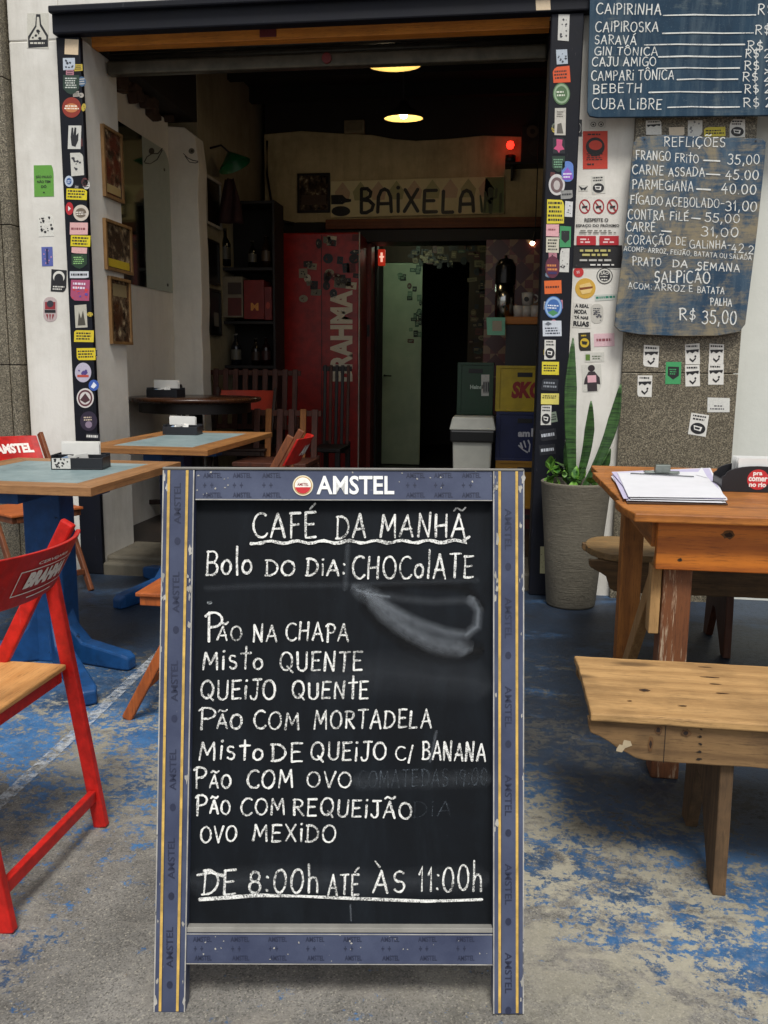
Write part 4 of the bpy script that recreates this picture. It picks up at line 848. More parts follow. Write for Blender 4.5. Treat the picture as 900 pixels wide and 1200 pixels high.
# drinks board
SL = chalk_slate('blue_menu_board', '#1a2e40', '#2a465a', '#76858a', .5, tan='#67706e', tl=.56)
SL2 = chalk_slate('rubbed_menu_board', '#24384c', '#3d566b', '#77858a', .55, tan='#8a7f66', tl=.455)
mp = on_y(D-.10)
db = thing('drinks_board', 'dark blue board listing cocktails and prices in white, top right', 'menu board', (1.0, D-.1, 2.47))
m = MB(); m.plate(mp, [(693.5, -90), (1010, -90), (1010, 131), (1004, 136), (905, 135.5), (700, 138), (691, 136.5), (688, 131), (688.5, 110)], -.012, .008, SL); dp = m.build('board_panel', db, bevel=.002)
mw = lambda x, y, off=0: mp(x, y, off+.009)
m = MB()
for a in (('CAIPIRINHA', 699, 774, 17, 18, 12.5, 1.9), ('CAIPIROSKA', 698, 771, 38, 38, 11.5, 1.9), ('SARAVÁ', 697, 745, 52, 53, 10.5, 1.8), ('GIN TÔNICA', 697, 770, 65, 66, 9.5, 1.8), ('CAJU AMIGO', 694, 768, 78, 78, 10.5, 1.8),
          ('CAMPARi TÔNICA', 693, 789, 95, 94, 11, 1.8), ('BEBETH', 695, 751, 110, 109, 10.5, 1.8), ('CUBA LiBRE', 694, 775, 128, 129, 12, 1.8),
          ('R$ 21', 888, 925, 18, 18, 12, 1.8), ('R$ 25', 885, 925, 41, 41, 11, 1.8), ('R$ 23', 876, 918, 60, 60, 11, 1.8), ('R$ 25', 873, 910, 69, 68, 10, 1.8), ('R$ 33', 872, 912, 83, 83, 11, 1.8), ('R$ 25', 870, 912, 96, 96, 10.5, 1.8), ('R$ 22', 872, 912, 110, 110, 10.5, 1.8), ('R$ 23', 871, 914, 126, 126, 11, 1.8)):
    write(m, mw, *a, CHS, off=.0008)
for x0, x1, y in ((777, 885, 18.5), (776, 882, 39.5), (755, 872, 53), (771, 868, 67), (770, 866, 80.5), (793, 864, 93.5), (760, 868, 108.5), (782, 866, 126)):
    m.stroke(mw, [(x0, y+.6), ((x0*2+x1)/3, y-.3), ((x0+2*x1)/3, y+.4), (x1, y)], 1.5, .0015, CHS)
m.build('chalk_writing', dp)
# meals board
mp = on_y(D-.085)
mb_ = thing('meals_board', 'rubbed blue and tan board of lunch dishes hanging crooked below the drinks board', 'menu board', (1.05, D-.085, 1.4))
m = MB(); m.plate(mp, [(747, 161), (780, 158.5), (830, 161), (893, 163), (897, 167), (896, 185), (887, 270), (873, 380), (866, 389), (840, 393.5), (800, 394), (750, 392), (726, 388), (720, 382), (722, 360), (733, 270), (742, 168)], -.01, .008, SL2); dp = m.build('board_panel', mb_, bevel=.002)
mw = lambda x, y, off=0: mp(x, y, off+.009)
m = MB()
for a in (('REFLiÇÕES', 778, 849, 172, 173, 11, 1.7), ('FRANGO', 745, 785, 187, 189, 10.5, 1.7), ('FRitO', 791, 818, 190, 192, 9.5, 1.7), ('35,00', 853, 889, 193, 193, 11, 1.8),
          ('CARNE', 741, 777, 204, 206, 11, 1.7), ('ASSADA', 783, 825, 207, 207, 10.5, 1.7), ('45.00', 850, 888, 211, 211, 11, 1.8), ('PARMEGiANA', 741, 812, 221, 225, 11, 1.7), ('40.00', 845, 885, 227, 228, 11.5, 1.8),
          ('FÍGADO', 739, 776, 239, 241, 10, 1.7), ('ACEBOLADO-', 780, 848, 242, 244, 10.5, 1.6), ('31,00', 850, 886, 247, 248, 11, 1.8), ('CONTRA', 736, 778, 257, 258, 11, 1.7), ('FiLÉ', 785, 806, 258, 259, 10, 1.7), ('55,00', 826, 866, 260, 262, 10.5, 1.8),
          ('CARRÉ', 734, 767, 271, 272, 10.5, 1.7), ('31,00', 822, 864, 277, 278, 10.5, 1.8), ('CORAÇÃO', 735, 785, 286, 287, 10, 1.6), ('DE', 792, 803, 287, 288, 9, 1.5), ('GALiNHA-', 808, 856, 291, 292, 9, 1.5), ('42,2', 857, 882, 296, 298, 10, 1.6),
          ('ACOMP: ARROZ, FEiJÃO, BATATA OU SALADA', 731, 880, 294, 305, 5.4, 1.1), ('PRATO', 741, 774, 311, 312, 9.5, 1.8), ('DA', 788, 805, 313, 314, 8.5, 1.8), ('SEMANA', 817, 866, 316, 319, 9, 1.8),
          ('SALPiCÃO', 767, 831, 331, 332, 13, 2.2), ('ACOM:', 736, 763, 338, 340, 7, 1.4), ('ARROZ', 767, 802, 340, 342, 7.5, 1.4), ('E', 807, 811, 342, 342, 7, 1.4), ('BATATA', 817, 848, 343, 345, 7.5, 1.4), ('PALHA', 832, 857, 358, 359, 8.5, 1.6),
          ('R$', 796, 814, 375, 375, 13, 2.2), ('35,00', 823, 862, 379, 380, 15, 2.2)):
    write(m, mw, *a, CHS, off=.0008)
for x0, x1, y in ((824, 843, 188.5), (827, 843, 204.5), (816, 832, 222), (810, 820, 256), (775, 786, 271)): m.stroke(mw, [(x0, y), (x1, y+.8)], 1.6, .0015, CHS)
m.build('chalk_writing', dp)
for db_, sp in ((mb_, [(755, 164), (885, 166)]),): 
    m = MB(); mp2 = on_y(D-.085)
    for x, y in sp: m.poly(mp2, ell(x, y, 1.2, 1.2, 10), .0095, BLACK)
    m.build('nail_head', db_)

# ============================================================ furniture outside
W_ORANGE = dict(c1='#c47a34', c2='#8d4a18')
RED = worn_paint('#d0251e', '#4d3024', .66, .42, 26); REDP = worn_paint('#c4201a', '#6a2a22', .67, .42, 18)
BROWNW = {a: wood('#8a4c22', '#4f260f', a, dirt=.6) for a in 'xyz'}
SEATW = wood('#dca566', '#b57a3e', 'x', dirt=.25, rough=.5, knots=False); ORW = {a: wood('#c0662a', '#833d12', a, dirt=.45) for a in 'xyz'}
LETTER = printed('#e6dfd6')
def folding_chair(label, loc, rz, frame, panel, seat, text, sc=1.0, text_front=False, group=None, sub=None, open_=1.0):
    t = thing('folding_chair', label, 'chair', loc, rz, group); t.scale = (sc,)*3
    def lo(m, name, par=None, bev=.003): return m.build(name, par or t, bevel=bev, world=False)
    for s in (-1, 1):
        m = MB(); m.beam((s*.192, -.26, 0), (s*.192, .187, .815), .022, .036, frame); lo(m, 'back_post', bev=.005)
        m = MB(); m.beam((s*.218, .118, .668), (s*.218, .222, 0), .022, .036, frame); m.cyl((s*.175, .118, .645), (s*.236, .118, .645), .006, flat('#8d8a86', .35, .1, .9), 10)
        lo(m, 'leg', bev=.004)
    m = MB(); m.beam((-.205, .208, .09), (.205, .208, .09), .018, .032, frame, side=(0, 1, 0)); lo(m, 'stretcher')
    m = MB(); m.beam((-.18, -.215, .1), (.18, -.215, .1), .018, .03, frame, side=(0, 1, 0)); lo(m, 'stretcher')
    m = MB()
    for s in (-1, 1): m.bb(s*.178-.011, s*.178+.011, -.20, .15, .402, .432, frame)
    m.bb(-.166, .166, -.205, -.185, .402, .432, frame); m.bb(-.166, .166, .13, .15, .402, .432, frame); m.beam((-.2, .145, .417), (-.236, .145, .417), .03, .022, frame); lo(m, 'seat_frame')
    m = MB()
    if sub == 'slats':
        for k in range(5): m.bb(-.185, .185, -.21+.074*k, -.145+.074*k, .433, .447, seat)
    else: m.bb(-.198, .198, -.212, .158, .4335, .448, seat)
    lo(m, 'seat', bev=.004)
    m = MB(); n = 12; vs = []
    for k in range(n+1):
        x = -.184+.368*k/n; c = .06*(1-(x/.205)**2)
        for z, th in ((.672, 0), (.80, 0), (.80, .012), (.672, .012)):
            yb = .11+(z-.672)*.55+.018
            vs.append((x, yb+c+th, z))
    fs = [(0, 1, 2, 3), (4*n, 4*n+3, 4*n+2, 4*n+1)]
    for k in range(n):
        for j in range(4): fs.append((4*k+j, 4*k+(j+1) % 4+0, 4*k+4+(j+1) % 4, 4*k+4+j))
    m.add(vs, fs, panel); bp = lo(m, 'backrest', bev=.003)
    if text:
        m = MB(); s = -1 if not text_front else 1
        def mpc(u, v, off=0):          # u from left to right as read, v up
            x = -s*(-1)*u if text_front else -u
            c = .06*(1-(x/.205)**2); yb = .128+(v-.672)*.55+c
            return Vector((x, yb+(.0135+off if not text_front else -.0015-off), v))
        if text == 'BRAHMA':
            m.text(mpc, 'CERVEJARIA', (-.062, .062, .765, .775), .0002, LETTER, .02, flip=False)
            m.text(mpc, 'BRAHMA', (-.078, .078, .715, .752), .0002, LETTER, .07, shear=.15, flip=False)
            for a, b, c_, d in ((-.105, .105, .757, .7595), (-.105, .105, .702, .7045), (-.105, -.1025, .702, .7595), (.1025, .105, .702, .7595), (-.05, .05, .688, .691)):
                nseg = 8
                for q in range(nseg):
                    p, r = a+(b-a)*q/nseg, a+(b-a)*(q+1)/nseg; m.add([mpc(p, c_, .0002), mpc(r, c_, .0002), mpc(r, d, .0002), mpc(p, d, .0002)], [(0, 1, 2, 3)], LETTER)
        else: m.text(mpc, text, (-.1, .1, .712, .762) if not text_front else (-.045, .15, .712, .762), .0002, LETTER, .05, flip=False)
        m.build('lettering', bp, world=False)
    return t
# near red chair: faces left, its back towards the yard
folding_chair('bright red folding chair with tan seat in the left foreground', (-1.242, 1.775, 0), radians(-90), RED, REDP, SEATW, 'BRAHMA')
folding_chair('red backed folding chair with brown wooden legs behind the first blue table', (-2.49, 4.22, 0), radians(58), BROWNW['z'], REDP, ORW['x'], 'AMSTEL', text_front=True)
folding_chair('red backed folding chair turned sideways, showing above the top edge of the chalkboard stand', (-1.262, 4.33, 0), radians(-84), BROWNW['z'], REDP, ORW['x'], 'AMSTEL', sc=1.05)
folding_chair('orange wooden folding chair mostly hidden by the left edge of the chalkboard stand', (-.995, 2.86, 0), radians(-90), ORW['z'], ORW['x'], ORW['x'], None)

BLUEP = worn_paint('#1b4a7e', '#0f1f33', .63, .45, 12); GREYTOP = None
t = NT('worn_grey_top'); v = t.map(); n1 = t.noise(v, 5, 8, .7); n2 = t.noise(v, 16, 8, .8)
c = t.mix(t.ramp(n1, [(.35, 0), (.65, 1)]), srgb('#6d8183'), srgb('#8fa0a0')); c = t.mix(t.ramp(n2, [(.58, 0), (.66, .7)]), c, srgb('#4b5152')); t.col(c); t.rough(.45); GREYTOP = t.m
EDGEW = {a: wood('#b08254', '#7a5230', a, dirt=.45, rough=.5) for a in 'xy'}
def framed_top(m_frame, m_in, X0, X1, Y0, Y1, z, th, b, parent):
    m = MB(); zt = z-th
    m.prism([(X0, Y0, zt), (X1, Y0, zt), (X1-b, Y0+b, zt), (X0+b, Y0+b, zt)], (0, 0, th), m_frame['x']); m.prism([(X0, Y1, zt), (X0+b, Y1-b, zt), (X1-b, Y1-b, zt), (X1, Y1, zt)], (0, 0, th), m_frame['x'])
    m.prism([(X1, Y0, zt), (X1, Y1, zt), (X1-b, Y1-b, zt), (X1-b, Y0+b, zt)], (0, 0, th), m_frame['y']); m.prism([(X0, Y0, zt), (X0+b, Y0+b, zt), (X0+b, Y1-b, zt), (X0, Y1, zt)], (0, 0, th), m_frame['y'])
    tp = m.build('table_edge', parent, bevel=.002, world=False)
    m = MB(); m.bb(X0+b+.001, X1-b-.001, Y0+b+.001, Y1-b-.001, zt+.004, z-.001, m_in); m.build('table_top', parent, world=False)
def pedestal(t, top_z, cx, cy, feet, w, d):
    m = MB(); m.bb(cx-w/2, cx+w/2, cy-d/2, cy+d/2, .0, top_z, BLUEP); m.build('pillar', t, bevel=.006, world=False)
    for fx, fy in feet:
        m = MB(); p = Vector((cx, cy, .035)); q = Vector((fx, fy, .03)); d_ = (q-p).normalized(); sd_ = Vector((-d_.y, d_.x, 0))
        a = p+d_*.06
        vs = []
        for pt, h, ww in ((a, .24, .06), (p+d_*.10, .15, .062), (p+d_*.16, .09, .066), (q-d_*.03, .065, .066), (q, .05, .05)):
            for s, z in ((-1, 0), (1, 0), (1, h), (-1, h)): vs.append((pt.x+sd_.x*s*ww/2, pt.y+sd_.y*s*ww/2, z+.002))
        fs = [(0, 3, 2, 1), (16, 17, 18, 19)]
        for k in (0, 4, 8, 12): fs += [(k, k+1, k+5, k+4), (k+1, k+2, k+6, k+5), (k+2, k+3, k+7, k+6), (k+3, k, k+4, k+7)]
        m.add(vs, fs, BLUEP); m.build('foot', t, bevel=.008, world=False)
    m = MB(); m.bb(cx-.24, cx+.24, cy-.05, cy+.05, top_z-.045, top_z-.001, BLUEP); m.bb(cx-.05, cx+.05, cy-.3, cy+.3, top_z-.047, top_z-.002, BLUEP); m.build('top_bearer', t, bevel=.003, world=False)
t1 = thing('cafe_table', 'square table with worn grey top, wooden edge and bright blue pedestal, nearest on the left', 'table', (-1.83, 3.28, 0))
framed_top(EDGEW, GREYTOP, -.40, .385, -.42, .44, .765, .032, .105, t1)
pedestal(t1, .733, .02, -.06, [(.39, -.15), (.40, -.53), (-.35, .35), (-.38, -.3)], .155, .12)
t2 = thing('cafe_table', 'square table with grey top and orange wooden edge standing on the doorstep beyond the first', 'table', (-1.68, 4.5, 0))
framed_top({'x': wood('#a8743c', '#6f441c', 'x', dirt=.4), 'y': wood('#a8743c', '#6f441c', 'y', dirt=.4)}, GREYTOP, -.36, .29, -.58, .56, .80, .028, .12, t2)
pedestal(t2, .77, -.05, -.12, [(-.2, -.57), (.3, -.5), (.28, .1), (-.33, .1)], .14, .12)
for ch in t2.children:
    if ch.name.startswith('pillar'):
        ch.data = ch.data.copy(); ch.data.materials[0] = worn_paint('#1b2c52', '#10182c', .72, .45, 8)
def napkin_holder(label, loc, rz=0, s=1.0, style=0, group=None):
    t = thing('napkin_holder', label, 'napkin holder', loc, rz, group); t.scale = (s,)*3
    K = flat('#1d1f24', .4); WP = flat('#d9d8d2', .8, .04)
    m = MB(); w, d = .105, .06
    m.bb(-w, w, -d, d, 0, .006, K); m.bb(-w, w, -d, -d+.005, .0062, .048, K); m.bb(-w, w, d-.005, d, .0062, .06, K)
    m.bb(-w, -w+.005, -d+.0052, d-.0052, .0062, .06, K); m.bb(w-.005, w, -d+.0052, d-.0052, .0062, .05, K); m.bb(-.002, .003, -d+.0052, d-.0052, .0062, .05, K)
    m.bb(-w+.0052, w-.0052, .012, .016, .0062, .056, K)
    m.build('tray', t, bevel=.0015, world=False)
    m = MB()
    for k in range(9):
        a = random.uniform(-.05, .05); h = random.uniform(.085, .1)
        m.box((-.01+random.uniform(-.006, .006), .02+k*.0036, .0062+h/2+.004), (.155, .0022, h), WP, M=Matrix.Rotation(a*.6, 3, 'Y')@Matrix.Rotation(a*.5, 3, 'X'))
    m.build('napkin', t, world=False)
    m = MB()
    for k in range(5): m.box((-.055+k*.02, -.02+random.uniform(-.012, .012), .03+.004*k), (.03, .004, .04), WP if k else printed('#9db3cf'), M=Matrix.Rotation(random.uniform(-.6, .6), 3, 'Y')@Matrix.Rotation(random.uniform(-.5, .2), 3, 'X'))
    m.build('sachet', t, world=False)
    if style == 1:
        m = MB(); mpn = uv_plane(Vector((-w-.0005, d-.008, .005)), Vector((0, -1, 0)), Vector((0, 0, 1)))
        mpn2 = uv_plane(Vector((-.1, -d-.0004, .004)), Vector((1, 0, 0)), Vector((0, 0, 1)))
        m.add([mpn2(0, 0), mpn2(.075, 0), mpn2(.075, .043), (mpn2(0, .043))], [(0, 1, 2, 3)], printed('#c9c7c0'))
        for q in range(14):
            bx = random.uniform(.008, .066); by = random.uniform(.006, .038); r = random.uniform(.003, .008)
            m.add([mpn2(bx+r*random.uniform(.4, 1)*cos(2*pi*z/7), by+r*random.uniform(.4, 1)*sin(2*pi*z/7), .0004+q*.00002) for z in range(7)], [list(range(7))], printed(INK))
        m.build('graffiti_sticker', t, world=False)
    return t
napkin_holder('black napkin holder with a graffiti sticker on the nearest left hand table', (-1.755, 3.40, .765), radians(10), 1.0, 1)
napkin_holder('black napkin holder on the grey table at the doorstep', (-1.84, 4.78, .80), radians(4), .95)

# ---- right hand table, bench in front, bench behind
PINE = {a: wood('#c29a64', '#8a673c', a, dirt=.55, rough=.7, seed=2.0, rings=.4, rs=.8) for a in 'xyz'}
GREYPINE = {a: wood('#8b6c45', '#523a22', a, dirt=.7, rough=.75, seed=3.1, rings=.4) for a in 'xyz'}
TABW = {a: wood('#bd7832', '#743f14', a, dirt=.55, rough=.5, seed=1.2, rings=.4) for a in 'xyz'}
FASC = wood('#c87522', '#7d3a0a', 'x', dirt=.2, rough=.5, seed=5.0, scale=.8, rings=.75, rs=.8)
LEGW = wood('#8a5630', '#5a3018', 'z', dirt=.5, wear='#b09a80', seed=4.0); DKW = {a: wood('#5a3018', '#341808', a, dirt=.5) for a in 'xyz'}
tb = thing('wooden_table', 'long rustic orange brown plank table with thick legs on the right', 'table', (1.0, 3.0, 0))
m = MB(); y = 2.415; nb = 5; ends = [.335, .342, .338, .33, .345]
for k in range(nb):
    w = .236; e = ends[k]
    pts = [(e+(.0 if k else .008), y+.002), (1.75, y+.002), (1.75, y+w-.002), (e-.006, y+w-.002)]
    if k == 0: pts = [(.352, y), (1.75, y), (1.75, y+w-.002), (.325, y+w-.002), (.333, y+.1)]
    m.prism([(a, b, .785) for a, b in rough(pts, .002)], (0, 0, .025), TABW['x']); y += w
m.build('table_top', tb, bevel=.004)
m = MB(); m.bb(.425, 1.7, 2.475, 2.505, .642, .784, FASC); m.build('apron', tb, bevel=.003)
m = MB(); m.bb(.45, 1.7, 3.5, 3.53, .64, .784, DKW['x']); m.build('apron', tb, bevel=.003)
m = MB(); m.bb(.415, .445, 2.507, 3.498, .70, .783, TABW['y']); m.build('apron', tb, bevel=.003)
for x, y, mt in ((.455, 2.508, LEGW), (.455, 3.40, TABW['z']), (1.6, 2.508, LEGW), (1.6, 3.40, TABW['z'])):
    m = MB(); m.bb(x, x+.08, y, y+.09, 0, .783, mt); m.build('leg', tb, bevel=.005)
m = MB(); m.beam((.452, 2.54, .66), (.40, 3.0, .0), .03, .06, wood('#b58d58', '#80592e', 'z', dirt=.3, seed=2.0)); m.build('brace', tb, bevel=.003)
m = MB(); m.bb(.424, .453, 2.52, 2.58, .44, .64, PINE['z']); m.build('cleat', tb, bevel=.003)

def bench(label, X0, X1, Y0, Y1, zt, th, ap_b, leg_x, W, rounded=False, apw=None):
    t = thing('wooden_bench', label, 'bench', ((X0+X1)/2, (Y0+Y1)/2, 0)); apw = apw or W
    m = MB()
    if rounded:
        r = (Y1-Y0)/2; pts = [(X0+.12-.12*sin(radians(a)), (Y0+Y1)/2+r*cos(radians(a))) for a in range(0, 181, 15)]+[(X1, Y0), (X1, Y1)]
    else: pts = [(X0+.003, Y0), (X1, Y0), (X1, Y1), (X0-.004, Y1), (X0+.002, (Y0+Y1)/2)]
    m.prism([(a, b, zt-th) for a, b in rough(pts, .0018)], (0, 0, th), W['x']); m.build('seat', t, bevel=.004)
    H = zt-th-.001
    for y in (Y0+.012, Y1-.045):
        m = MB(); pts = [(X0+.0, H), (X0+.0, H-.02), (X0+.006, H-.032), (X0+.028, H-.042), (X0+.05, H-.053), (X0+.072, H-.068), (X0+.09, ap_b+.016), (X0+.108, ap_b+.006), (X0+.13, ap_b+.001), (X0+.16, ap_b), (X1-.1, ap_b+.004), (X1-.02, H-.02), (X1, H)]
        m.prism([(a, y, b) for a, b in rough(pts, .002)], (0, .03, 0), apw['x']); m.build('apron', t, bevel=.003)
    for x in leg_x:
        m = MB(); ya, yb = Y0+.043, Y1-.047; zt2 = H-.002; f = .035
        pts = [(ya, zt2), (ya-.012, ap_b-.001), (ya-.03, 0), (ya+.028, 0), ((ya+yb)/2+.01, ap_b*.62), ((ya+yb)/2+.05, ap_b*.62), (yb-.03, 0), (yb+.03, 0), (yb+.012, ap_b-.001), (yb, zt2)]
        m.prism([(x, a, b) for a, b in rough(pts, .002)], (.03, 0, 0), apw['z']); m.build('leg', t, bevel=.003)
    return t
b1 = bench('pale weathered plank bench with carved apron in the right foreground', .205, 1.75, 1.915, 2.315, .43, .02, .318, (.505, 1.5), {'x': PINE['x'], 'y': PINE['y'], 'z': GREYPINE['z']}, apw={'x': GREYPINE['x'], 'z': wood('#75593a', '#40301e', 'z', dirt=.7, rough=.8, seed=6.0)})
m = MB(); mpz = uv_plane(Vector((0, 1.9262, 0)), Vector((1, 0, 0)), Vector((0, 0, 1)))
for k in range(5): m.add([mpz(.452+random.uniform(-.004, .004)+.004*cos(2*pi*z/9), .332+k*.018+.003*sin(2*pi*z/9), .0004) for z in range(9)], [list(range(9))], flat('#1f140c', .8))
m.add([mpz(.452+.0006, .322, .0003), mpz(.3655, .322, .0003), mpz(.3655, .405, .0003), mpz(.3645, .405, .0003), mpz(.3645, .321, .0003)], [(0, 1, 2, 3, 4)], flat('#1f140c', .8)) if False else None
m.add([mpz(.375, .318, .0003), mpz(.3765, .318, .0003), mpz(.3765, .408, .0003), mpz(.375, .408, .0003)], [(0, 1, 2, 3)], flat('#1f140c', .8))
m.add([mpz(.285+.02*cos(a)*r, .35+.018*sin(a)*r, .0005) for a, r in ((.2, 1), (.8, 1.1), (1.5, .9), (1.7, .45), (1.9, .2), (2.6, .5), (3.6, .8), (3.9, 1), (4.6, .8), (5.5, .3))], [list(range(10))], printed('#b5a486'))
m.build('nail_and_split', b1)
bench('dark weathered bench with a rounded end behind the right hand table', .36, 1.7, 3.66, 4.08, .43, .03, .265, (.93, 1.5), {'x': wood('#94764a', '#5f4728', 'x', dirt=.6), 'z': DKW['z'], 'y': DKW['y']}, True, {'x': wood('#7a5c36', '#453018', 'x', dirt=.7), 'z': DKW['z']})

KN1 = flat('#6b4a28', .8, .3); KN2 = flat('#2b180b', .8, .3)
def knots(parent, mp, spots, name='wood_knot'):
    m = MB(); o = .0004
    for u, v, ru, rv in spots:
        for f, mt in ((1.0, KN1), (.55, KN2)):
            m.add([mp(u+ru*f*random.uniform(.7, 1.1)*cos(2*pi*z/14), v+rv*f*random.uniform(.7, 1.1)*sin(2*pi*z/14), o) for z in range(14)], [list(range(14))], mt); o += .00015
    m.build(name, parent)
top_p = uv_plane(Vector((0, 0, .4302)), Vector((1, 0, 0)), Vector((0, 1, 0)))
def tp_(px, py): p = PZ(px, py, .43); return p.x, p.y
knots(b1, top_p, [tp_(755, 809)+(.014, .011), tp_(826, 782)+(.02, .003), tp_(832, 794)+(.026, .004), tp_(838, 802)+(.016, .003), tp_(846, 813)+(.018, .003), tp_(738, 822)+(.006, .003), tp_(800, 828)+(.012, .003)])
knots(b1, uv_plane(Vector((0, 1.9262, 0)), Vector((1, 0, 0)), Vector((0, 0, 1))), [(.36, .395, .01, .012), (.42, .392, .012, .01), (.345, .36, .006, .02)])
fs_ = uv_plane(Vector((0, 2.4748, 0)), Vector((1, 0, 0)), Vector((0, 0, 1)))
knots(tb, fs_, [(.615, .748, .02, .013), (.49, .672, .008, .006), (.86, .69, .014, .01)])
# ---- on the right hand table
cl = thing('clipboard', 'clipboard with a loose stack of white order sheets on the right hand table', 'clipboard', (.52, 2.86, .811))
PAP = flat('#d5d5d8', .8, .03); PAP2 = flat('#b9b3cc', .8, .03)
mp = on_z(.8115)
nl, nr, fr_, fl = (737, 588), (850, 590), (825, 557), (721, 559)
m = MB(); m.plate(mp, [(735, 590.5), (853, 592), (830, 557), (722, 559)], .0, .003, flat('#4a3222', .6)); m.build('board', cl)
m = MB(); zz = .0034
for k in range(12):
    a = random.uniform(-1, 1); jx = random.uniform(-6, 4); jy = random.uniform(-2.6, 1.6); a *= 3
    q = [(nl[0]+jx+a, nl[1]+jy), (nr[0]+jx-a, nr[1]+jy+a*.6), (fr_[0]+jx+a*2, fr_[1]+jy-a), (fl[0]+jx-a*2, fl[1]+jy)]
    m.plate(mp, q, zz, zz+.0005, PAP2 if k % 4 == 1 else PAP); zz += .0011
m.plate(mp, [(718, 560), (738, 586), (741, 584), (724, 557)], zz-.008, zz-.0075, PAP); m.plate(mp, [(822, 553), (829, 566), (815, 562)], zz+.0004, zz+.0009, PAP)
m.build('paper_sheet', cl)
MET = flat('#8f9690', .3, .15, .85)
m = MB(); p0 = mp(766, 561, zz); p1 = mp(785, 561, zz)
cx, cy, cz = (p0.x+p1.x)/2, (p0.y+p1.y)/2, p0.z
m.bb(cx-.06, cx+.06, cy-.006, cy+.035, cz+.003, cz+.007, MET); m.bb(cx-.026, cx+.026, cy-.014, cy+.02, cz+.0075, cz+.034, MET); m.cyl((cx-.06, cy+.004, cz+.008), (cx+.06, cy+.004, cz+.008), .004, MET, 10)
m.build('clip', cl, bevel=.0015)
m = MB(); a = mp(738, 561, zz+.004); b = mp(812, 565, zz+.004); m.cyl(a+Vector((0, -.01, 0)), b+Vector((0, -.01, 0)), .0022, flat('#55585c', .4), 8); m.build('pen', cl)
nh = thing('napkin_holder', 'black napkin holder with a red round logo at the right edge', 'napkin holder', (.80, 2.93, .8105))
K = flat('#202024', .4)
m = MB(); pts = [(.69, .8105), (.925, .8105), (.925, .865)]+[(.80+.1*cos(radians(a)), .865+.03*sin(radians(a))) for a in range(0, 181, 15)]+[(.69, .858)]
m.prism([(a, 2.91, b) for a, b in pts], (0, .006, 0), K); m.prism([(a, 3.03, b) for a, b in pts], (0, .006, 0), K); m.bb(.6905, .696, 2.9165, 3.0295, .811, .85, K); m.bb(.919, .925, 2.9165, 3.0295, .811, .85, K); m.bb(.696, .919, 2.9165, 3.0295, .811, .816, K); m.build('box', nh, bevel=.001)
m = MB()
for k in range(10): m.box((.825+random.uniform(-.003, .003), 2.925+k*.0095, .868), (.17, .003, .10), flat('#dadad6', .8, .03), M=Matrix.Rotation(random.uniform(-.05, .05), 3, 'X'))
m.build('napkin', nh)
mpn = uv_plane(Vector((.80, 2.9095, .852)), Vector((1, 0, 0)), Vector((0, 0, 1)))
m = MB(); m.add([mpn(.033*cos(2*pi*k/30), .033*sin(2*pi*k/30), .0004) for k in range(30)], [list(range(30))], printed('#c02a2e'))
for s_, b_ in (('pra', (-.016, .012, .010, .024)), ('comer', (-.029, .029, -.006, .008)), ('no rio', (-.026, .026, -.024, -.009))): m.text(mpn, s_, b_, .0009, printed('#eee6e2'), .04, flip=False)
m.build('round_logo', nh)

# ---- potted snake plant
PX_, PY_ = .35, 4.43
CON = NT('ribbed_concrete'); v = CON.map(); w = CON.noise(CON.map((3, 3, 60)), 4, 5, .7); n = CON.noise(v, 14, 6)
CON.col(CON.mix(CON.math('ADD', CON.math('MULTIPLY', w, .6), CON.math('MULTIPLY', n, .4)), srgb('#454138'), srgb('#837c6b'))); CON.rough(.85); CON.bump(CON.math('ADD', w, CON.noise(v, 40, 5)), .7, .005)
pp = thing('potted_plant', 'tall snake plant in a tapered grey concrete pot against the white wall', 'plant', (PX_, PY_, 0))
m = MB(); zt = .635
m.lathe([(.001, .002), (.118, .002), (.124, .012), (.148, .35), (.172, zt-.01), (.175, zt), (.17, zt+.004), (.156, zt), (.15, zt-.06), (.001, zt-.06)], CON.m, (PX_, PY_, 0), 56); m.build('pot', pp)
m = MB(); m.lathe([(.149, zt-.05), (.1, zt-.04), (.001, zt-.035)], flat('#2a1d14', .9), (PX_, PY_, 0), 30); m.build('soil', pp)
LF = NT('snake_leaf'); wv = LF.noise(LF.map((3, 3, 40), rot=(.2, .1, 0)), 2, 5, .7)
LF.col(LF.mix(LF.ramp(wv, [(.38, 0), (.62, 1)]), srgb('#182f15'), srgb('#41662f'))); LF.rough(.4)
LE = flat('#8f9a55', .45)
def sword(p0, p1, w, bow, tw=0, rise=.3):
    m = MB(); n = 16; p0 = Vector(p0); p1 = Vector(p1); d = p1-p0; vs = []
    for k in range(n+1):
        s = k/n; c = p0+d*s+Vector(bow)*sin(pi*s)
        ww = w*(.38+1.5*s-1.0*s*s)*min(1, (1-s)*3.2)**.7+.0015; a = tw*s
        sd_ = Vector((cos(a), sin(a), 0)); fd = Vector((-sin(a), cos(a), 0))
        vs += [c-sd_*ww/2, c-sd_*ww*.25+fd*ww*.16, c+fd*ww*.2, c+sd_*ww*.25+fd*ww*.16, c+sd_*ww/2]
    fs = []
    for k in range(n):
        for j in range(4): fs.append((5*k+j, 5*k+j+1, 5*k+6+j, 5*k+5+j))
    m.add(vs, fs, LF.m, True)
    o = m.build('leaf', pp); md = o.modifiers.new('solid', 'SOLIDIFY'); md.thickness = .005
    return o
zz = zt-.06
L1 = PY(672, 396, 4.42); L2 = PY(727, 450, 4.46); L3 = PY(693, 470, 4.48)
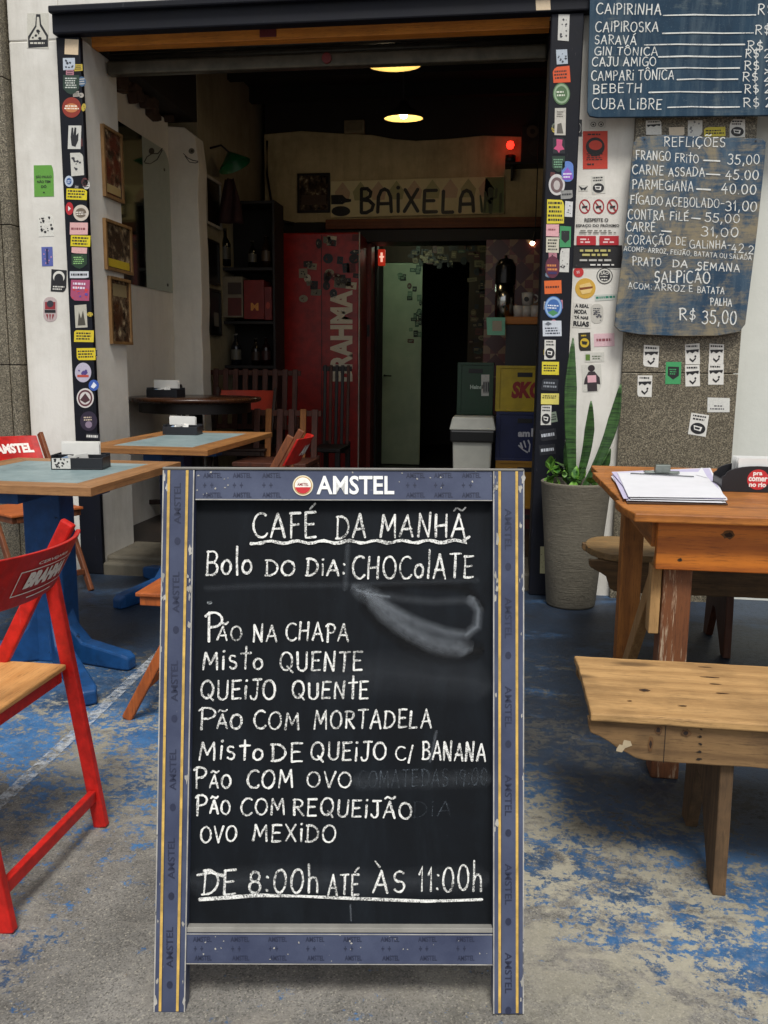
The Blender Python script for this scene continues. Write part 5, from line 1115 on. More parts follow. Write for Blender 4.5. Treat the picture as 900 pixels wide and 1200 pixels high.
sword((PX_-.01, 4.42, zz), L1, .06, (-.016, -.02, 0), .35); sword((PX_+.03, 4.45, zz), L2, .055, (.034, 0, 0), -.5); sword((PX_+.005, 4.5, zz), L3, .046, (.02, 0, 0), .2)
sword((PX_+.07, 4.42, zz), PY(716, 526, 4.42), .05, (.012, 0, 0), .9); sword((PX_-.02, 4.5, zz), PY(667, 505, 4.5), .04, (-.01, 0, 0), .6)
PO = NT('pothos_leaf'); PO.col(PO.mix(PO.ramp(PO.noise(PO.map(), 30, 5), [(.4, 0), (.7, 1)]), srgb('#2c5a1c'), srgb('#7fae3f'))); PO.rough(.4)
m = MB()
for k in range(46):
    a = random.uniform(0, 2*pi); r = random.uniform(.06, .17); lx = -1 if random.random() < .62 else .9
    c = Vector((PX_-.07*(1 if lx < 0 else -1)+.07*cos(a), PY_-.02+.1*sin(a), zt-.02+random.uniform(0, .11)*(1 if lx < 0 else .55))); s = random.uniform(.02, .042)
    q = Matrix.Rotation(random.uniform(0, 6.3), 3, 'Z')@Matrix.Rotation(random.uniform(.3, 1.4), 3, 'X')
    pts = [(0, -1.0, 0), (.55, -.55, .12), (.62, .0, .16), (.3, .7, .06), (0, 1.15, -.1), (-.3, .7, .06), (-.62, 0, .16), (-.55, -.55, .12)]
    ctr = (0, 0, 0); base = [c+q@Vector(ctr)*s]+[c+q@(Vector(p)*s) for p in pts]
    m.add(base, [(0, i, i % 8+1) for i in range(1, 9)], PO.m)
m.build('small_foliage', pp)

# ============================================================ inside the bar
# ---- framed pictures on the left jamb
FRW = wood('#8f6c3e', '#5f4220', 'z', dirt=.3, knots=False)
def photo_mat(seed, tone):
    t = NT('old_photo'); v = t.map(loc=(seed, seed*2, seed)); n = t.noise(v, 22, 6, .6); n2 = t.noise(v, 9, 4)
    t.col(t.mix(t.ramp(n2, [(.4, 0), (.6, 1)]), t.ramp(n, [(.38, srgb('#15110d')), (.55, srgb('#6b5a46')), (.66, srgb('#c3b08c'))]), srgb(tone))); t.rough(.25); return t.m
def wall_frame(label, corners, mp, wd, fmat, pmat, mats_extra=(), group=None, th=.022, cat='picture'):
    (x0, y0), (x1, y1), (x2, y2), (x3, y3) = corners      # tl tr br bl in the photo, on the wall plane mp
    P = [mp(x, y, 0) for x, y in corners]; c = sum(P, Vector())/4
    ux_ = ((P[1]-P[0])+(P[2]-P[3])).normalized(); uz = Vector((0, 0, 1)); ux_ = Vector((ux_.x, ux_.y, 0)).normalized(); n_ = ux_.cross(uz)
    w = ((P[1]-P[0]).length+(P[2]-P[3]).length)/2; h = ((P[3]-P[0]).length+(P[2]-P[1]).length)/2
    if n_.dot(EYE-c) < 0: n_ = -n_
    t = thing('picture_frame', label, cat, c-uz*h/2, 0, group)
    f = lambda u, v, off=0: c+ux_*(u*w)+uz*(v*h)+n_*off
    m = MB(); a = wd/w; b = wd/h
    m.plate(f, [(-.5, .5-b), (-.5, .5), (.5, .5), (.5, .5-b)][::-1], .002, th, fmat); m.plate(f, [(-.5, -.5), (-.5, -.5+b), (.5, -.5+b), (.5, -.5)][::-1], .002, th, fmat)
    m.plate(f, [(-.5, -.5+b), (-.5, .5-b), (-.5+a, .5-b), (-.5+a, -.5+b)][::-1], .002, th-.001, fmat); m.plate(f, [(.5-a, -.5+b), (.5-a, .5-b), (.5, .5-b), (.5, -.5+b)][::-1], .002, th-.001, fmat)
    m.build('frame', t)
    m = MB(); m.plate(f, [(-.5+a, -.5+b), (.5-a, -.5+b), (.5-a, .5-b), (-.5+a, .5-b)], .003, th*.5, pmat)
    for x0, x1, y0, y1, mt in mats_extra: m.poly(f, [(x0, y0), (x1, y0), (x1, y1), (x0, y1)], th*.5+.001, mt)
    m.build('print', t); return t
J = on_x(XJ)
wall_frame('tall pine framed dark reddish photograph, topmost of the three on the white door jamb', [(117, 146), (139, 157), (143, 238), (120, 231)], J, .016, FRW, photo_mat(1, '#5a2418'), [(-.36, .36, -.42, -.3, printed('#a08a5a'))], 'framed photographs on the door jamb')
wall_frame('pine framed dark photograph with a yellow strip along its foot on the jamb', [(119.5, 256), (152, 266.5), (151.5, 321.5), (122, 316.5)], J, .016, FRW, photo_mat(5, '#3a2c20'), [(-.4, .4, -.42, -.26, printed('#b39a24'))], 'framed photographs on the door jamb')
wall_frame('pine framed brown picture of a figure, lowest of the three on the door jamb', [(126, 324), (150, 328), (151.5, 404), (127.5, 403)], J, .016, FRW, photo_mat(9, '#4a3020'), [(-.34, .34, .22, .4, printed('#8a7a58'))], 'framed photographs on the door jamb')
# ---- big mirror on the set back side wall
A = on_x(XA)
t = NT('mirror_glass'); t.col(srgb('#c3ccc4')); t.b.inputs['Metallic'].default_value = 1; t.rough(.06)
pm = [PX(141, 130, XA), PX(201, 340, XA)]
y0, y1 = 5.45, PX(200, 300, XA).y; zb, zt_ = 1.72, 2.72
mi = thing('wall_mirror', 'tall rounded wall mirror on the white side wall inside the doorway', 'mirror', (XA+.01, (y0+y1)/2, zb))
m = MB(); r = .12; pts = [(y0, zb), (y1, zb)]+[(y1-r+r*cos(radians(a)), zt_-r+r*sin(radians(a))) for a in range(0, 91, 15)]+[(y0, zt_)]
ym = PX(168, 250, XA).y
m.bb(XA+.003, XA+.009, y0, ym-.004, zb, zt_, t.m); m.build('glass', mi)
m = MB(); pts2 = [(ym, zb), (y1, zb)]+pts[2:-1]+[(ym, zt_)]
m.prism([(XA+.003, a, b) for a, b in pts2], (.006, 0, 0), flat('#a9b0a2', .3, .04)); m.build('painted_reflection', mi)  # right part of mirror: reflection of the white wall put in as pale colour
m = MB()
for a, b in ((y1-.1, zb+.05), (y1-.1, zt_-.14)): m.lathe([(.001, 0), (.012, 0), (.01, .006), (.001, .008)], flat('#77746c', .3, .1, .9), (XA+.0092, a, b), 12, Vector((1, 0, 0)))
m.build('screw_cap', mi)
# eye drawings
m = MB(); mp = on_x(XA+.0095)
for pts in ([(169, 190), (172, 184), (178, 180), (185, 180), (190, 174)], [(170, 191), (176, 192), (184, 187), (190, 176)]): m.stroke(mp, pts, 1.2, .0005, printed('#3a352e'))
m.poly(mp, ell(177.5, 177, 3.4, 3.8, 14), .0008, printed('#3a352e')); m.build('eye_drawing', mi)
pier = bpy.data.objects['wall_pier']
m = MB(); mp = on_y(YA2+.003)
for pts in ([(215, 180), (220, 185), (226, 188), (232, 189)], [(217, 183), (222, 190), (229, 191), (232, 190)]): m.stroke(mp, pts, 1.1, .0006, printed('#4a443c'))
m.poly(mp, ell(224.5, 177, 3.6, 3.4, 14), .0008, printed('#6a6459')); m.poly(mp, ell(225, 177, 1.4, 1.4, 10), .0011, printed('#2a2622')); m.build('eye_drawing', pier)
# ---- frames on the yellowed side wall
WF = flat('#b9b2a2', .5); DF = flat('#171310', .4)
C_ = on_x(XC-.055)
wall_frame('white framed dark picture on the yellowed wall beside the white pier', [(239, 205), (257, 214), (257, 268), (239, 263)], C_, .02, WF, flat('#16120f', .25), group='frames on the yellowed wall')
wall_frame('plain black framed picture below the white framed one', [(241, 281), (255, 283), (255, 335), (242, 332)], C_, .02, DF, flat('#110d0a', .3), group='frames on the yellowed wall')
wall_frame('black framed picture with a small pale card, lowest on the yellowed wall', [(243, 338), (257, 340), (257, 393), (244, 393)], C_, .02, DF, flat('#110d0a', .3), [(-.1, .3, -.3, .0, printed('#7d766a'))], group='frames on the yellowed wall')

# ---- shelves, boxes and lamp in the dark left corner
DKS = wood('#170f0a', '#0b0704', 'x', dirt=.4); YS = 7.15
def on(px, py, Y=YS): p = PY(px, py, Y); return p.x, p.z
su = thing('shelf_unit', 'dark wall shelf stacked with boxes and bottles in the left corner of the bar', 'shelf', (-2.05, 7.3, FLOOR_IN))
x0, _ = on(256, 300); x1, _ = on(319, 300)
m = MB()
for py in (237, 315, 378, 430):
    m = MB(); z = on(290, py)[1]; m.bb(x0, x1, YS, YS+.3, z-.012, z+.012, DKS); m.build('shelf_board', su, bevel=.002)
m = MB(); m.bb(x0-.02, x0-.001, YS, YS+.3, .1, on(256, 235)[1], DKS); m.bb(x1+.001, x1+.02, YS, YS+.3, .1, on(256, 235)[1], DKS); m.bb(x0, x1, YS+.301, YS+.32, .1, on(256, 235)[1], flat('#120d0a', .8)); m.build('shelf_frame', su, bevel=.002)
def carton(name, label, px0, px1, py0, py1, Y, d, c, extra=(), cat='box'):
    a = PY(px0, py1, Y); b = PY(px1, py0, Y)
    o = thing(name, label, cat, ((a.x+b.x)/2, Y+d/2, a.z))
    m = MB(); m.bb(a.x, b.x, Y, Y+d, a.z, b.z, c); m.build('carton', o, bevel=.004)
    m = MB(); mp = on_y(Y)
    for e in extra:
        if e[0] == 'r': m.poly(mp, [(e[2][0], e[2][2]), (e[2][1], e[2][2]), (e[2][1], e[2][3]), (e[2][0], e[2][3])], .001, e[1])
        elif e[0] == 't': m.text(mp, e[3], e[2], .0016, e[1], .04)
        elif e[0] == 'd': m.poly(mp, ell(*e[2]), .0013, e[1])
    if extra: m.build('print', o)
    return o
REDB = flat('#7d1d15', .5)
carton('red_box', 'red carton with an orange mark on the middle shelf', 286, 309, 328, 374, YS-.01, .25, REDB, [('t', printed('#d08a3a'), (294, 303, 355, 364), 'M')])
carton('red_box', 'darker plain red carton beside the one with an orange mark', 310, 318, 336, 375, YS-.01, .25, flat('#6f1a15', .5), [('d', printed('#a33a26'), (314, 358, 2.5, 4, 14))])
carton('framed_box', 'cream edged reddish box leaning at the left of the middle shelf', 259, 284, 324, 372, YS-.012, .2, flat('#7a6f5a', .6), [('r', flat('#5a211a', .5), (267, 283, 349, 370)), ('r', flat('#3c2c22', .5), (267, 283, 331, 345))])
def bottle(px, py0, py1, Y, mat, label, cap='#b5a58a', lab=None, name='bottle', group=None):
    a = PY(px, py1, Y); h = PY(px, py0, Y).z-a.z; r = h*.16
    o = thing(name, label, 'bottle', a, 0, group)
    m = MB(); m.lathe([(.001, .0), (r, .001), (r, h*.58), (r*.75, h*.68), (r*.36, h*.78), (r*.34, h*.95), (.001, h*.95)], mat, a, 18); m.build('glass', o)
    m = MB(); m.lathe([(r*.4, h*.951), (r*.4, h), (.001, h)], flat(cap, .4), a, 14); m.build('cap', o)
    if lab: m = MB(); m.lathe([(r+.0008, h*.18), (r+.0008, h*.5)], printed(lab), a, 18); m.build('label', o)
GLS = flat('#0a0d09', .2)
bottle(277, 391, 428, YS+.05, flat('#1b1b20', .12), 'slim bottle with a pale label on the lowest shelf of the dark unit', '#6a665e', '#5a564c')
bottle(300, 396, 428, YS+.06, flat('#140b06', .2), 'short dark brown bottle to the right of the slim one', '#1c140c', '#2c1a10')
bottle(312, 394, 428, YS+.07, flat('#1c0808', .2), 'dark reddish bottle at the right end of the lowest shelf', '#160e0e', '#33130f')
bottle(264, 268, 312, YS+.05, GLS, 'dark bottle at the left of the upper shelf', '#2a2a22', '#3c372c')
bottle(296, 282, 313, YS+.06, GLS, 'dark bottle with a small white label on the upper shelf', '#2a261c', '#4a463c')
bottle(312, 276, 313, YS+.07, flat('#241812', .12), 'brown bottle at the right of the upper shelf', '#2a2018', '#4a3a28')
a = PY(270, 262, 7.0)
ct = thing('hanging_cloth', 'dim red cloth hanging from the yellowed wall above the shelf', 'cloth', a)
m = MB(); vs = []; nU, nV = 10, 10
for i in range(nV+1):
    for k in range(nU+1):
        u = k/nU; v_ = i/nV; vs.append(a+Vector(((u-.5)*(.08+.2*v_*(1-v_*.4)), .02*sin(u*11+v_*3), .34*(1-v_))))
m.add(vs, [(i*(nU+1)+k, i*(nU+1)+k+1, (i+1)*(nU+1)+k+1, (i+1)*(nU+1)+k) for i in range(nV) for k in range(nU)], flat('#2e0c0a', .8), True); o = m.build('cloth', ct); o.modifiers.new('solid', 'SOLIDIFY').thickness = .006
a = PY(274, 192, 6.9)
gl = thing('wall_lamp', 'dim green cone lampshade high on the yellowed wall', 'lamp', a)
m = MB(); m.lathe([(.13, -.02), (.13, -.015), (.05, .06), (.02, .09), (.001, .09)], flat('#176338', .35), a, 28, Vector((-.35, .0, .8))); m.build('lamp_shade', gl)
m = MB(); m.tube([a+Vector((-.03, 0, .08)), a+Vector((-.1, 0, .14)), Vector((XC-.061, a.y, a.z+.12))], .008, BLACK); m.build('bracket', gl)

# ---- sign board, ledge and things on the back wall
mp = on_y(YB-.004)
sg = thing('bar_sign', 'long cream board lettered BAIXELA in black over the passage', 'sign', (PY(490, 255, YB).x, YB-.02, PY(490, 255, YB).z))
CRM = plaster('painted_sign', '#e8d9a6', '#8d7c54', .4)
m = MB(); m.plate(mp, [(388, 213), (591, 207), (591, 250.5), (388, 255.5)], .002, .022, CRM); sb = m.build('board', sg, bevel=.002)
m = MB(); mw = lambda x, y, off=0: mp(x, y, .0226+off)
gr_ = printed('#b3ab74'); pk = printed('#cfae88')
for k in range(9):
    x = 402+k*21; m.poly(mw, [(x-9, 226-k*.6), (x, 214-k*.6), (x+9, 226-k*.6), (x+7, 236-k*.6), (x-7, 236-k*.6)], .0003, gr_ if k % 2 else pk)
m.build('painted_border', sb)
BK = printed('#120e0c'); w_ = 4.0
m = MB()
def ms(pts, k=[0]): k[0] += 1; m.stroke(mw, pts, w_, .0006+.00004*k[0], BK, wv=.05)
def yy_(x): return -.026*(x-420)
def L(pts): ms([(x, y+yy_(x)) for x, y in pts])
L([(424, 222), (424, 250)]); L([(424, 222), (431, 222), (435, 226), (434, 231), (429, 234), (425, 234)]); L([(425, 235), (433, 236), (438, 241), (436, 247), (430, 250), (424, 250)])
L([(443, 250), (444, 232), (447, 225), (451, 223), (455, 225), (458, 232), (459, 250)]); L([(444, 240), (458, 240)])
L([(467, 229), (467, 250)]); m.poly(mw, ell(467, 220.5, 2.4, 2.4, 12), .0008, BK)
L([(475, 224), (490, 250)]); L([(490, 224), (474, 250)])
L([(498, 226), (497, 250)]); L([(498, 226), (512, 226)]); L([(498, 238), (509, 238)]); L([(497, 251), (512, 251)])
L([(520, 227), (519, 251)]); L([(519, 252), (531, 252)])
L([(539, 252), (540, 236), (543, 229), (547, 227), (551, 229), (554, 236), (555, 252)]); L([(540, 243), (554, 243)])
m.build('lettering', sb)
m = MB()
m.poly(mw, [(388.5, 229), (402, 229), (406, 233), (412, 234), (412, 237), (405, 238), (402, 240), (388.5, 240)], .0006, BK); m.poly(mw, ell(400, 248, 11, 6, 20), .0004, BK)
m.build('painted_bottle', sb)
m = MB(); CG = printed('#3f4a2a'); CG2 = printed('#6d7a45')
m.poly(mw, [(569, 208.5), (590.5, 208), (590.5, 250), (566, 250.5)], .0003, CG2)
for p, w in (([(565, 249), (564, 238), (563, 230)], 2.6), ([(568, 249), (569, 226)], 2.6), ([(575, 249), (575, 222)], 5.5), ([(575, 238), (570, 235), (569, 227)], 3), ([(575, 234), (581, 232), (582, 222)], 3), ([(586, 249), (587, 228)], 3.4)): m.stroke(mw, p, w, .0009+.00003*p[0][0]/10, CG)
m.build('painted_cactus', sb)
G2 = plaster('painted_sign_end', '#6d6a46', '#2c2a1c', .8)
wall_frame('square dark framed picture on the ochre wall left of the BAIXELA board', [(349, 204), (387, 203), (387, 249), (349, 250)], mp, .02, flat('#1c120c', .4), photo_mat(13, '#2a1710'), [(-.38, .38, -.3, -.05, printed('#4a331c'))])
bx = thing('wall_box', 'small pale junction box near the ceiling on the back wall', 'junction box', PY(415, 155, YB-.06))
a = PY(403, 156, YB-.06); b = PY(427, 140, YB-.06); m = MB(); m.bb(a.x, b.x, YB-.06, YB-.002, a.z, b.z, flat('#8a7c5e', .6)); m.build('case', bx, bevel=.006); m = MB(); m.bb(a.x+.02, b.x-.02, YB-.066, YB-.0605, a.z+.02, b.z-.02, flat('#7a6c50', .6)); m.build('lid', bx, bevel=.003)
a = PY(385, 268, YB-.1); b = PY(640, 256, YB-.1)
m = MB(); m.bb(a.x-.02, 1.6, YB-.14, YB-.003, a.z-.01, a.z+.075, wood('#8a4a1c', '#4f260c', 'x', dirt=.4)); m.bb(a.x-.02, 1.6, YB-.1, YB+.2, a.z-.12, a.z-.012, flat('#140d09', .6))
tag(m.build('wooden_ledge', bevel=.004), 'orange brown wooden beam running under the BAIXELA board', 'beam')
# cable by the back wall
m = MB(); m.tube([PY(313, 165, YB-.03), PY(313, 205, YB-.03), PY(318, 235, YB-.03), PY(328, 258, YB-.03), PY(345, 262, YB-.03)], .011, BLACK); tag(m.build('cable'), 'black cable sagging down the left end of the ochre wall', 'cable')
# red signal lamp on a small dark shelf
s0 = PY(592, 191, YB-.16); s1 = PY(650, 191, YB-.16)
m = MB(); m.bb(s0.x, s1.x+.1, YB-.2, YB-.005, s0.z-.02, s0.z, DKS); m.bb(s0.x+.05, s0.x+.07, YB-.15, YB-.005, s0.z-.12, s0.z-.02, DKS); m.bb(s1.x, s1.x+.02, YB-.15, YB-.005, s0.z-.12, s0.z-.02, DKS); tag(m.build('wall_shelf', bevel=.002), 'little dark wall shelf high at the right of the ochre wall', 'shelf')
rl = thing('signal_lamp', 'small glowing red lamp standing on the little high shelf', 'lamp', PY(598, 190, YB-.12))
a = PY(598, 191, YB-.12)
m = MB(); m.lathe([(.001, .001), (.045, .001), (.045, .06), (.02, .07), (.001, .07)], BLACK, a, 20); m.build('base', rl)
c = PY(598, 170, YB-.12); m = MB(); m.lathe([(.001, -.035), (.025, -.028), (.036, 0), (.025, .028), (.001, .035)], emit((1, .02, .01, 1), 2), c, 20); m.build('bulb', rl)
ln = bpy.data.lights.new('red_glow', 'POINT'); ln.energy = .07; ln.color = (1, .05, .03); ln.shadow_soft_size = .05; lo_ = bpy.data.objects.new('red_glow', ln); COL.objects.link(lo_); lo_.parent = rl; lo_.location = c+Vector((0, -.08, 0))-rl.location
sp = thing('loudspeaker', 'dark loudspeaker box with a pale cone next to the red lamp', 'loudspeaker', PY(626, 190, YB-.12))
a = PY(610, 191, YB-.14); b = PY(646, 146, YB-.14); m = MB(); m.bb(a.x, b.x, YB-.14, YB-.02, a.z+.001, b.z, flat('#15110e', .6)); m.build('cabinet', sp, bevel=.006)
mq = on_y(YB-.14); m = MB(); m.poly(mq, ell(624, 154, 7, 7.5, 22), .001, flat('#4d4434', .6)); m.poly(mq, ell(624, 154, 3, 3.2, 18), .0016, flat('#1c1712', .5)); m.poly(mq, ell(628, 174, 9, 9.5, 22), .001, flat('#2a241d', .6)); m.build('cone', sp)

# ---- pendant lamps
LAMP = emit((1.0, .78, .42, 1), 5.5)
def pendant(label, px, py, Y, wpx, bulb_e):
    c = PY(px, py, Y); r = wpx/2*Y/FPX*1.0
    t = thing('pendant_lamp', label, 'lamp', c, 0, 'pendant lamps on the dark ceiling')
    m = MB(); m.lathe([(r, -.012), (r+.004, -.006), (r*.75, .03), (r*.3, .07), (.03, .10), (.001, .10)], flat('#1b1a17', .4), c, 44); m.build('lamp_shade', t)
    m = MB(); m.lathe([(r-.003, -.011), (r*.7, .022), (r*.28, .06), (.001, .075)], flat('#d9c07a', .5, .04), c, 44); m.build('reflector', t)
    m = MB(); m.lathe([(.001, -.012), (.02, -.008), (.03, .015), (.022, .04), (.014, .06), (.001, .06)], emit((1, .80, .45, 1), bulb_e), c, 20); m.build('bulb', t)
    m = MB(); m.cyl(c+Vector((0, 0, .10)), Vector((c.x, c.y, 3.61)), .006, BLACK, 8); m.build('cord', t)
    t.rotation_euler.x = radians(4.5)
    l = bpy.data.lights.new('lamp_light', 'POINT'); l.energy = 1.3; l.color = (1, .78, .5); l.shadow_soft_size = .03
    o = bpy.data.objects.new('lamp_light', l); COL.objects.link(o); o.parent = t; o.location = (0, 0, -.03)
pendant('shallow pendant lamp nearer the shutter, its glowing disc cut off by the shutter bar', 462, 74, 5.15, 60, 3)
pendant('shallow pendant lamp with a bright bare bulb, deeper in the room', 473, 137, 6.5, 44, 9)

# ---- big red fridge
YF = 7.72
a = PY(331, 545, YF); b = PY(421, 272, YF)
fg = thing('fridge', 'big dark red fridge with pale upright letters and a patch of stickers on top', 'fridge', ((a.x+b.x)/2, YF+.3, FLOOR_IN))
FRD = flat('#a51c13', .35, .2)
m = MB(); m.bb(a.x, b.x, YF, YF+.46, FLOOR_IN+.04, b.z, FRD); body = m.build('body', fg, bevel=.012)
m = MB(); m.bb(a.x+.03, b.x-.03, YF+.04, YF+.42, FLOOR_IN, FLOOR_IN+.039, BLACK); m.build('plinth', fg)
dx = PY(377, 400, YF).x
m = MB(); m.bb(dx-.003, dx+.003, YF-.002, YF-.0005, FLOOR_IN+.05, b.z-.02, flat('#2a0806', .5)); m.build('door_gap', fg)
mp = on_y(YF)
m = MB(); m.text(mp, 'BRAHMA', (387, 413, 340, 447), .0015, printed('#d9cdb4'), .045, turn=90); m.build('lettering', body)
m = MB(); m.bb(PY(421, 300, YF).x-.002, PY(421, 300, YF).x+.008, YF-.012, YF-.001, FLOOR_IN+.05, b.z, flat('#b9b3a8', .4)); m.build('edge_trim', fg)
for k in range(30):
    x = random.uniform(352, 418); y = random.uniform(277, 352)
    if 340 < y and x > 392: y -= 40
    w = random.uniform(2.4, 7); h = random.uniform(2.6, 6); c_ = random.choice(['#b3a98f', '#8f866e', '#1c1412', '#1c1412', '#2c1a18', '#c9bfa6', '#5f1712', '#6f6a5a', '#21262c'])
    sticker(body, mp, random.choice(['rect', 'rect', 'disc']), (x-w, x+w, y-h, y+h), c_, [('blob', random.choice(['#1a1412', '#a39a84', '#6f1d16']), (.25, .75, .25, .75), 4)], rot=random.uniform(-8, 8))
# ---- passage: red frame, corridor walls, green lit door, sticker wall
RDF = flat('#7a2012', .45)
pf = thing('passage_surround', 'dark red wooden frame round the passage beside the fridge', 'door frame', (PY(430, 500, YB).x, YB, FLOOR_IN))
x0 = PY(424, 400, YB).x; x1 = PY(435, 400, YB).x; z1 = PY(430, 271, YB).z
m = MB(); m.bb(x0, x1, YB-.02, YB+.2, FLOOR_IN, 2.44, RDF); m.build('post', pf, bevel=.004)
m = MB(); m.bb(x1-.001, 1.6, YB+.02, YB+.2, 2.40, 2.495, flat('#23110a', .6)); m.build('head', pf, bevel=.004)
m = MB(); zz = PY(428, 387, YB).z; m.bb(x0+.03, x1-.012, YB-.026, YB-.0205, zz-.06, zz+.05, BLACK); m.build('latch_plate', pf)
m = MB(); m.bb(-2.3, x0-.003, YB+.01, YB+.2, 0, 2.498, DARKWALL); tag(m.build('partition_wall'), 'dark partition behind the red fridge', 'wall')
YC = 9.7
ca = PY(449, 330, YC).x; cb = PY(495, 330, YC).x; czt = PY(470, 308, YC).z; czb = max(.1, PY(470, 508, YC).z)
gd = thing('green_door', 'pale green door lit at the end of the passage', 'door', ((ca+cb)/2, YC, FLOOR_IN))
t = NT('pale_green_paint'); n = t.noise(t.map(), 3, 6); t.col(t.mix(t.ramp(n, [(.35, 0), (.7, 1)]), srgb('#a3b092'), srgb('#bcc7a8'))); t.rough(.5); PGR = t.m
m = MB(); m.bb(ca, cb, YC, YC+.04, FLOOR_IN+.005, czt, PGR); dl = m.build('door_leaf', gd, bevel=.004)
h_ = PY(453, 440, YC); m = MB(); m.cyl((ca+.03, YC-.04, h_.z), (ca+.03, YC-.001, h_.z), .012, BLACK, 12); m.beam((ca+.02, YC-.045, h_.z), (ca+.11, YC-.045, h_.z-.004), .016, .014, BLACK, side=(0, 1, 0)); m.build('handle', gd, bevel=.003)
mp = on_y(YC)
for k in range(26):
    x = random.uniform(468, 494) ; y = random.uniform(312, 400)
    if x < 480 and y > 340: x = random.uniform(481, 494)
    w = random.uniform(1.8, 4.6); h = random.uniform(1.8, 4); sticker(dl, mp, random.choice(['rect', 'rect', 'disc']), (max(x-w, 450), min(x+w, 494.5), y-h, y+h), random.choice(['#1c2420', '#26302a', '#3f5a48', '#1a1a1a', '#5a2a26', '#6f8a70']), [('l', '#9fb59a', (.15, .85, .25, .75), 2)])
xe = PY(548, 400, YC).x
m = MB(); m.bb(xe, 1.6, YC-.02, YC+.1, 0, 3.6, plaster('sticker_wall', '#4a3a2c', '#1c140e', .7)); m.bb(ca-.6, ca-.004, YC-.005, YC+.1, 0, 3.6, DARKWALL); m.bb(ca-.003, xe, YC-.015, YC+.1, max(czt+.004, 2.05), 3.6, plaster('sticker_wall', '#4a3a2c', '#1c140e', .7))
ww = tag(m.build('passage_wall'), 'dim passage wall pasted over with dozens of stickers round the dark doorway', 'wall')
mp = on_y(YC-.02)
PAL = ['#6a5636', '#4a1d18', '#1c1a18', '#7a6a4a', '#2c2c30', '#5c2a20', '#3c4a3a', '#8a7a5a', '#30241c']
for k in range(60):
    if k < 30: x = random.uniform(480, 566); y = random.uniform(290, 312)
    else: x = random.uniform(551, 572); y = random.uniform(312, 425)
    w = random.uniform(2, 6); h = random.uniform(2, 5); sticker(ww, mp, random.choice(['rect', 'rect', 'disc']), (x-w, x+w, y-h, y+h), random.choice(PAL), [('l', random.choice(['#1a1614', '#a08a60']), (.15, .85, .3, .75), 2)], rot=random.uniform(-6, 6))
# corridor fitting that lights the green door, hidden above the ledge
cl_ = thing('passage_light', 'small round lamp on the passage ceiling before the green door', 'lamp', (-1.0, 9.0, 2.52))
m = MB(); m.lathe([(.001, .08), (.09, .08), (.09, .03), (.07, 0), (.001, -.01)], emit((.75, 1, .7, 1), 3), (-1.0, 9.0, 2.52), 24); m.build('diffuser', cl_)
l = bpy.data.lights.new('passage_glow', 'POINT'); l.energy = 1.7; l.color = (.82, 1, .76); l.shadow_soft_size = .08; o = bpy.data.objects.new('passage_glow', l); COL.objects.link(o); o.parent = cl_; o.location = (0, 0, -.04)
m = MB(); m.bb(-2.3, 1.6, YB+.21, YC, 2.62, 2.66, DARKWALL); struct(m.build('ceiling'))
# red exit light
ex = thing('exit_lamp', 'small glowing red exit lamp at the left of the passage', 'lamp', PY(447, 312, 8.45))
a = PY(443, 311, 8.45); b = PY(451, 292, 8.45); m = MB(); m.bb(a.x, b.x, 8.45, 8.5, a.z, b.z, emit((.9, .05, .02, 1), .16)); m.build('case', ex, bevel=.004)
mp = on_y(8.45); m = MB(); m.poly(mp, [(446, 296), (448.5, 296), (448.5, 300), (450, 300), (450, 302), (448.5, 302), (448.5, 307), (446, 307), (446, 302), (444.5, 302), (444.5, 300), (446, 300)], .002, emit((1, .6, .45, 1), .45)); m.build('symbol', ex)
m = MB(); m.bb(a.x-.06, a.x-.002, 8.4, 8.52, FLOOR_IN, 2.5, flat('#120c0a', .7)); tag(m.build('black_post'), 'black post carrying the red exit lamp', 'post')

# ---- bar counter at the right with crates, bin, urn
YK = 6.05
ck = thing('bar_counter', 'dark bar counter with an orange edge at the right of the doorway', 'counter', (.45, 6.5, FLOOR_IN))
a = PY(590, 425, 6.25); zt0 = PY(610, 371, 6.25).z; zt1 = PY(610, 380, 6.25).z
m = MB(); m.bb(a.x, 1.3, 6.25, 6.9, zt1, zt0, wood('#c07a2c', '#8a4d16', 'x', dirt=.2)); m.build('counter_top', ck, bevel=.004)
m = MB(); m.bb(a.x+.01, 1.3, 6.27, 6.88, FLOOR_IN, zt1-.002, flat('#141210', .5)); m.build('counter_front', ck)
tz = zt0+.001
cx = PY(591, 366, 6.5).x; uh = PY(591, 333, 6.5).z-tz
ur = thing('coffee_urn', 'shiny steel coffee urn standing on the counter', 'urn', (cx, 6.5, tz)); STL = flat('#a9a9a4', .18, .05, 1.0); STL2 = flat('#2a2826', .25, .05, .8)
m = MB(); m.lathe([(.001, 0), (.07, 0), (.07, uh), (.001, uh+.002)], STL, (cx, 6.5, tz), 30); m.build('tank', ur)
m = MB(); m.lathe([(.074, uh+.003), (.074, uh+.12), (.05, uh+.17), (.012, uh+.18), (.012, uh+.2), (.001, uh+.2)], STL2, (cx, 6.5, tz), 30); m.build('lid', ur); m = MB(); m.cyl((cx+.02, 6.43, tz+.06), (cx+.02, 6.38, tz+.055), .008, STL2, 10); m.build('tap', ur)
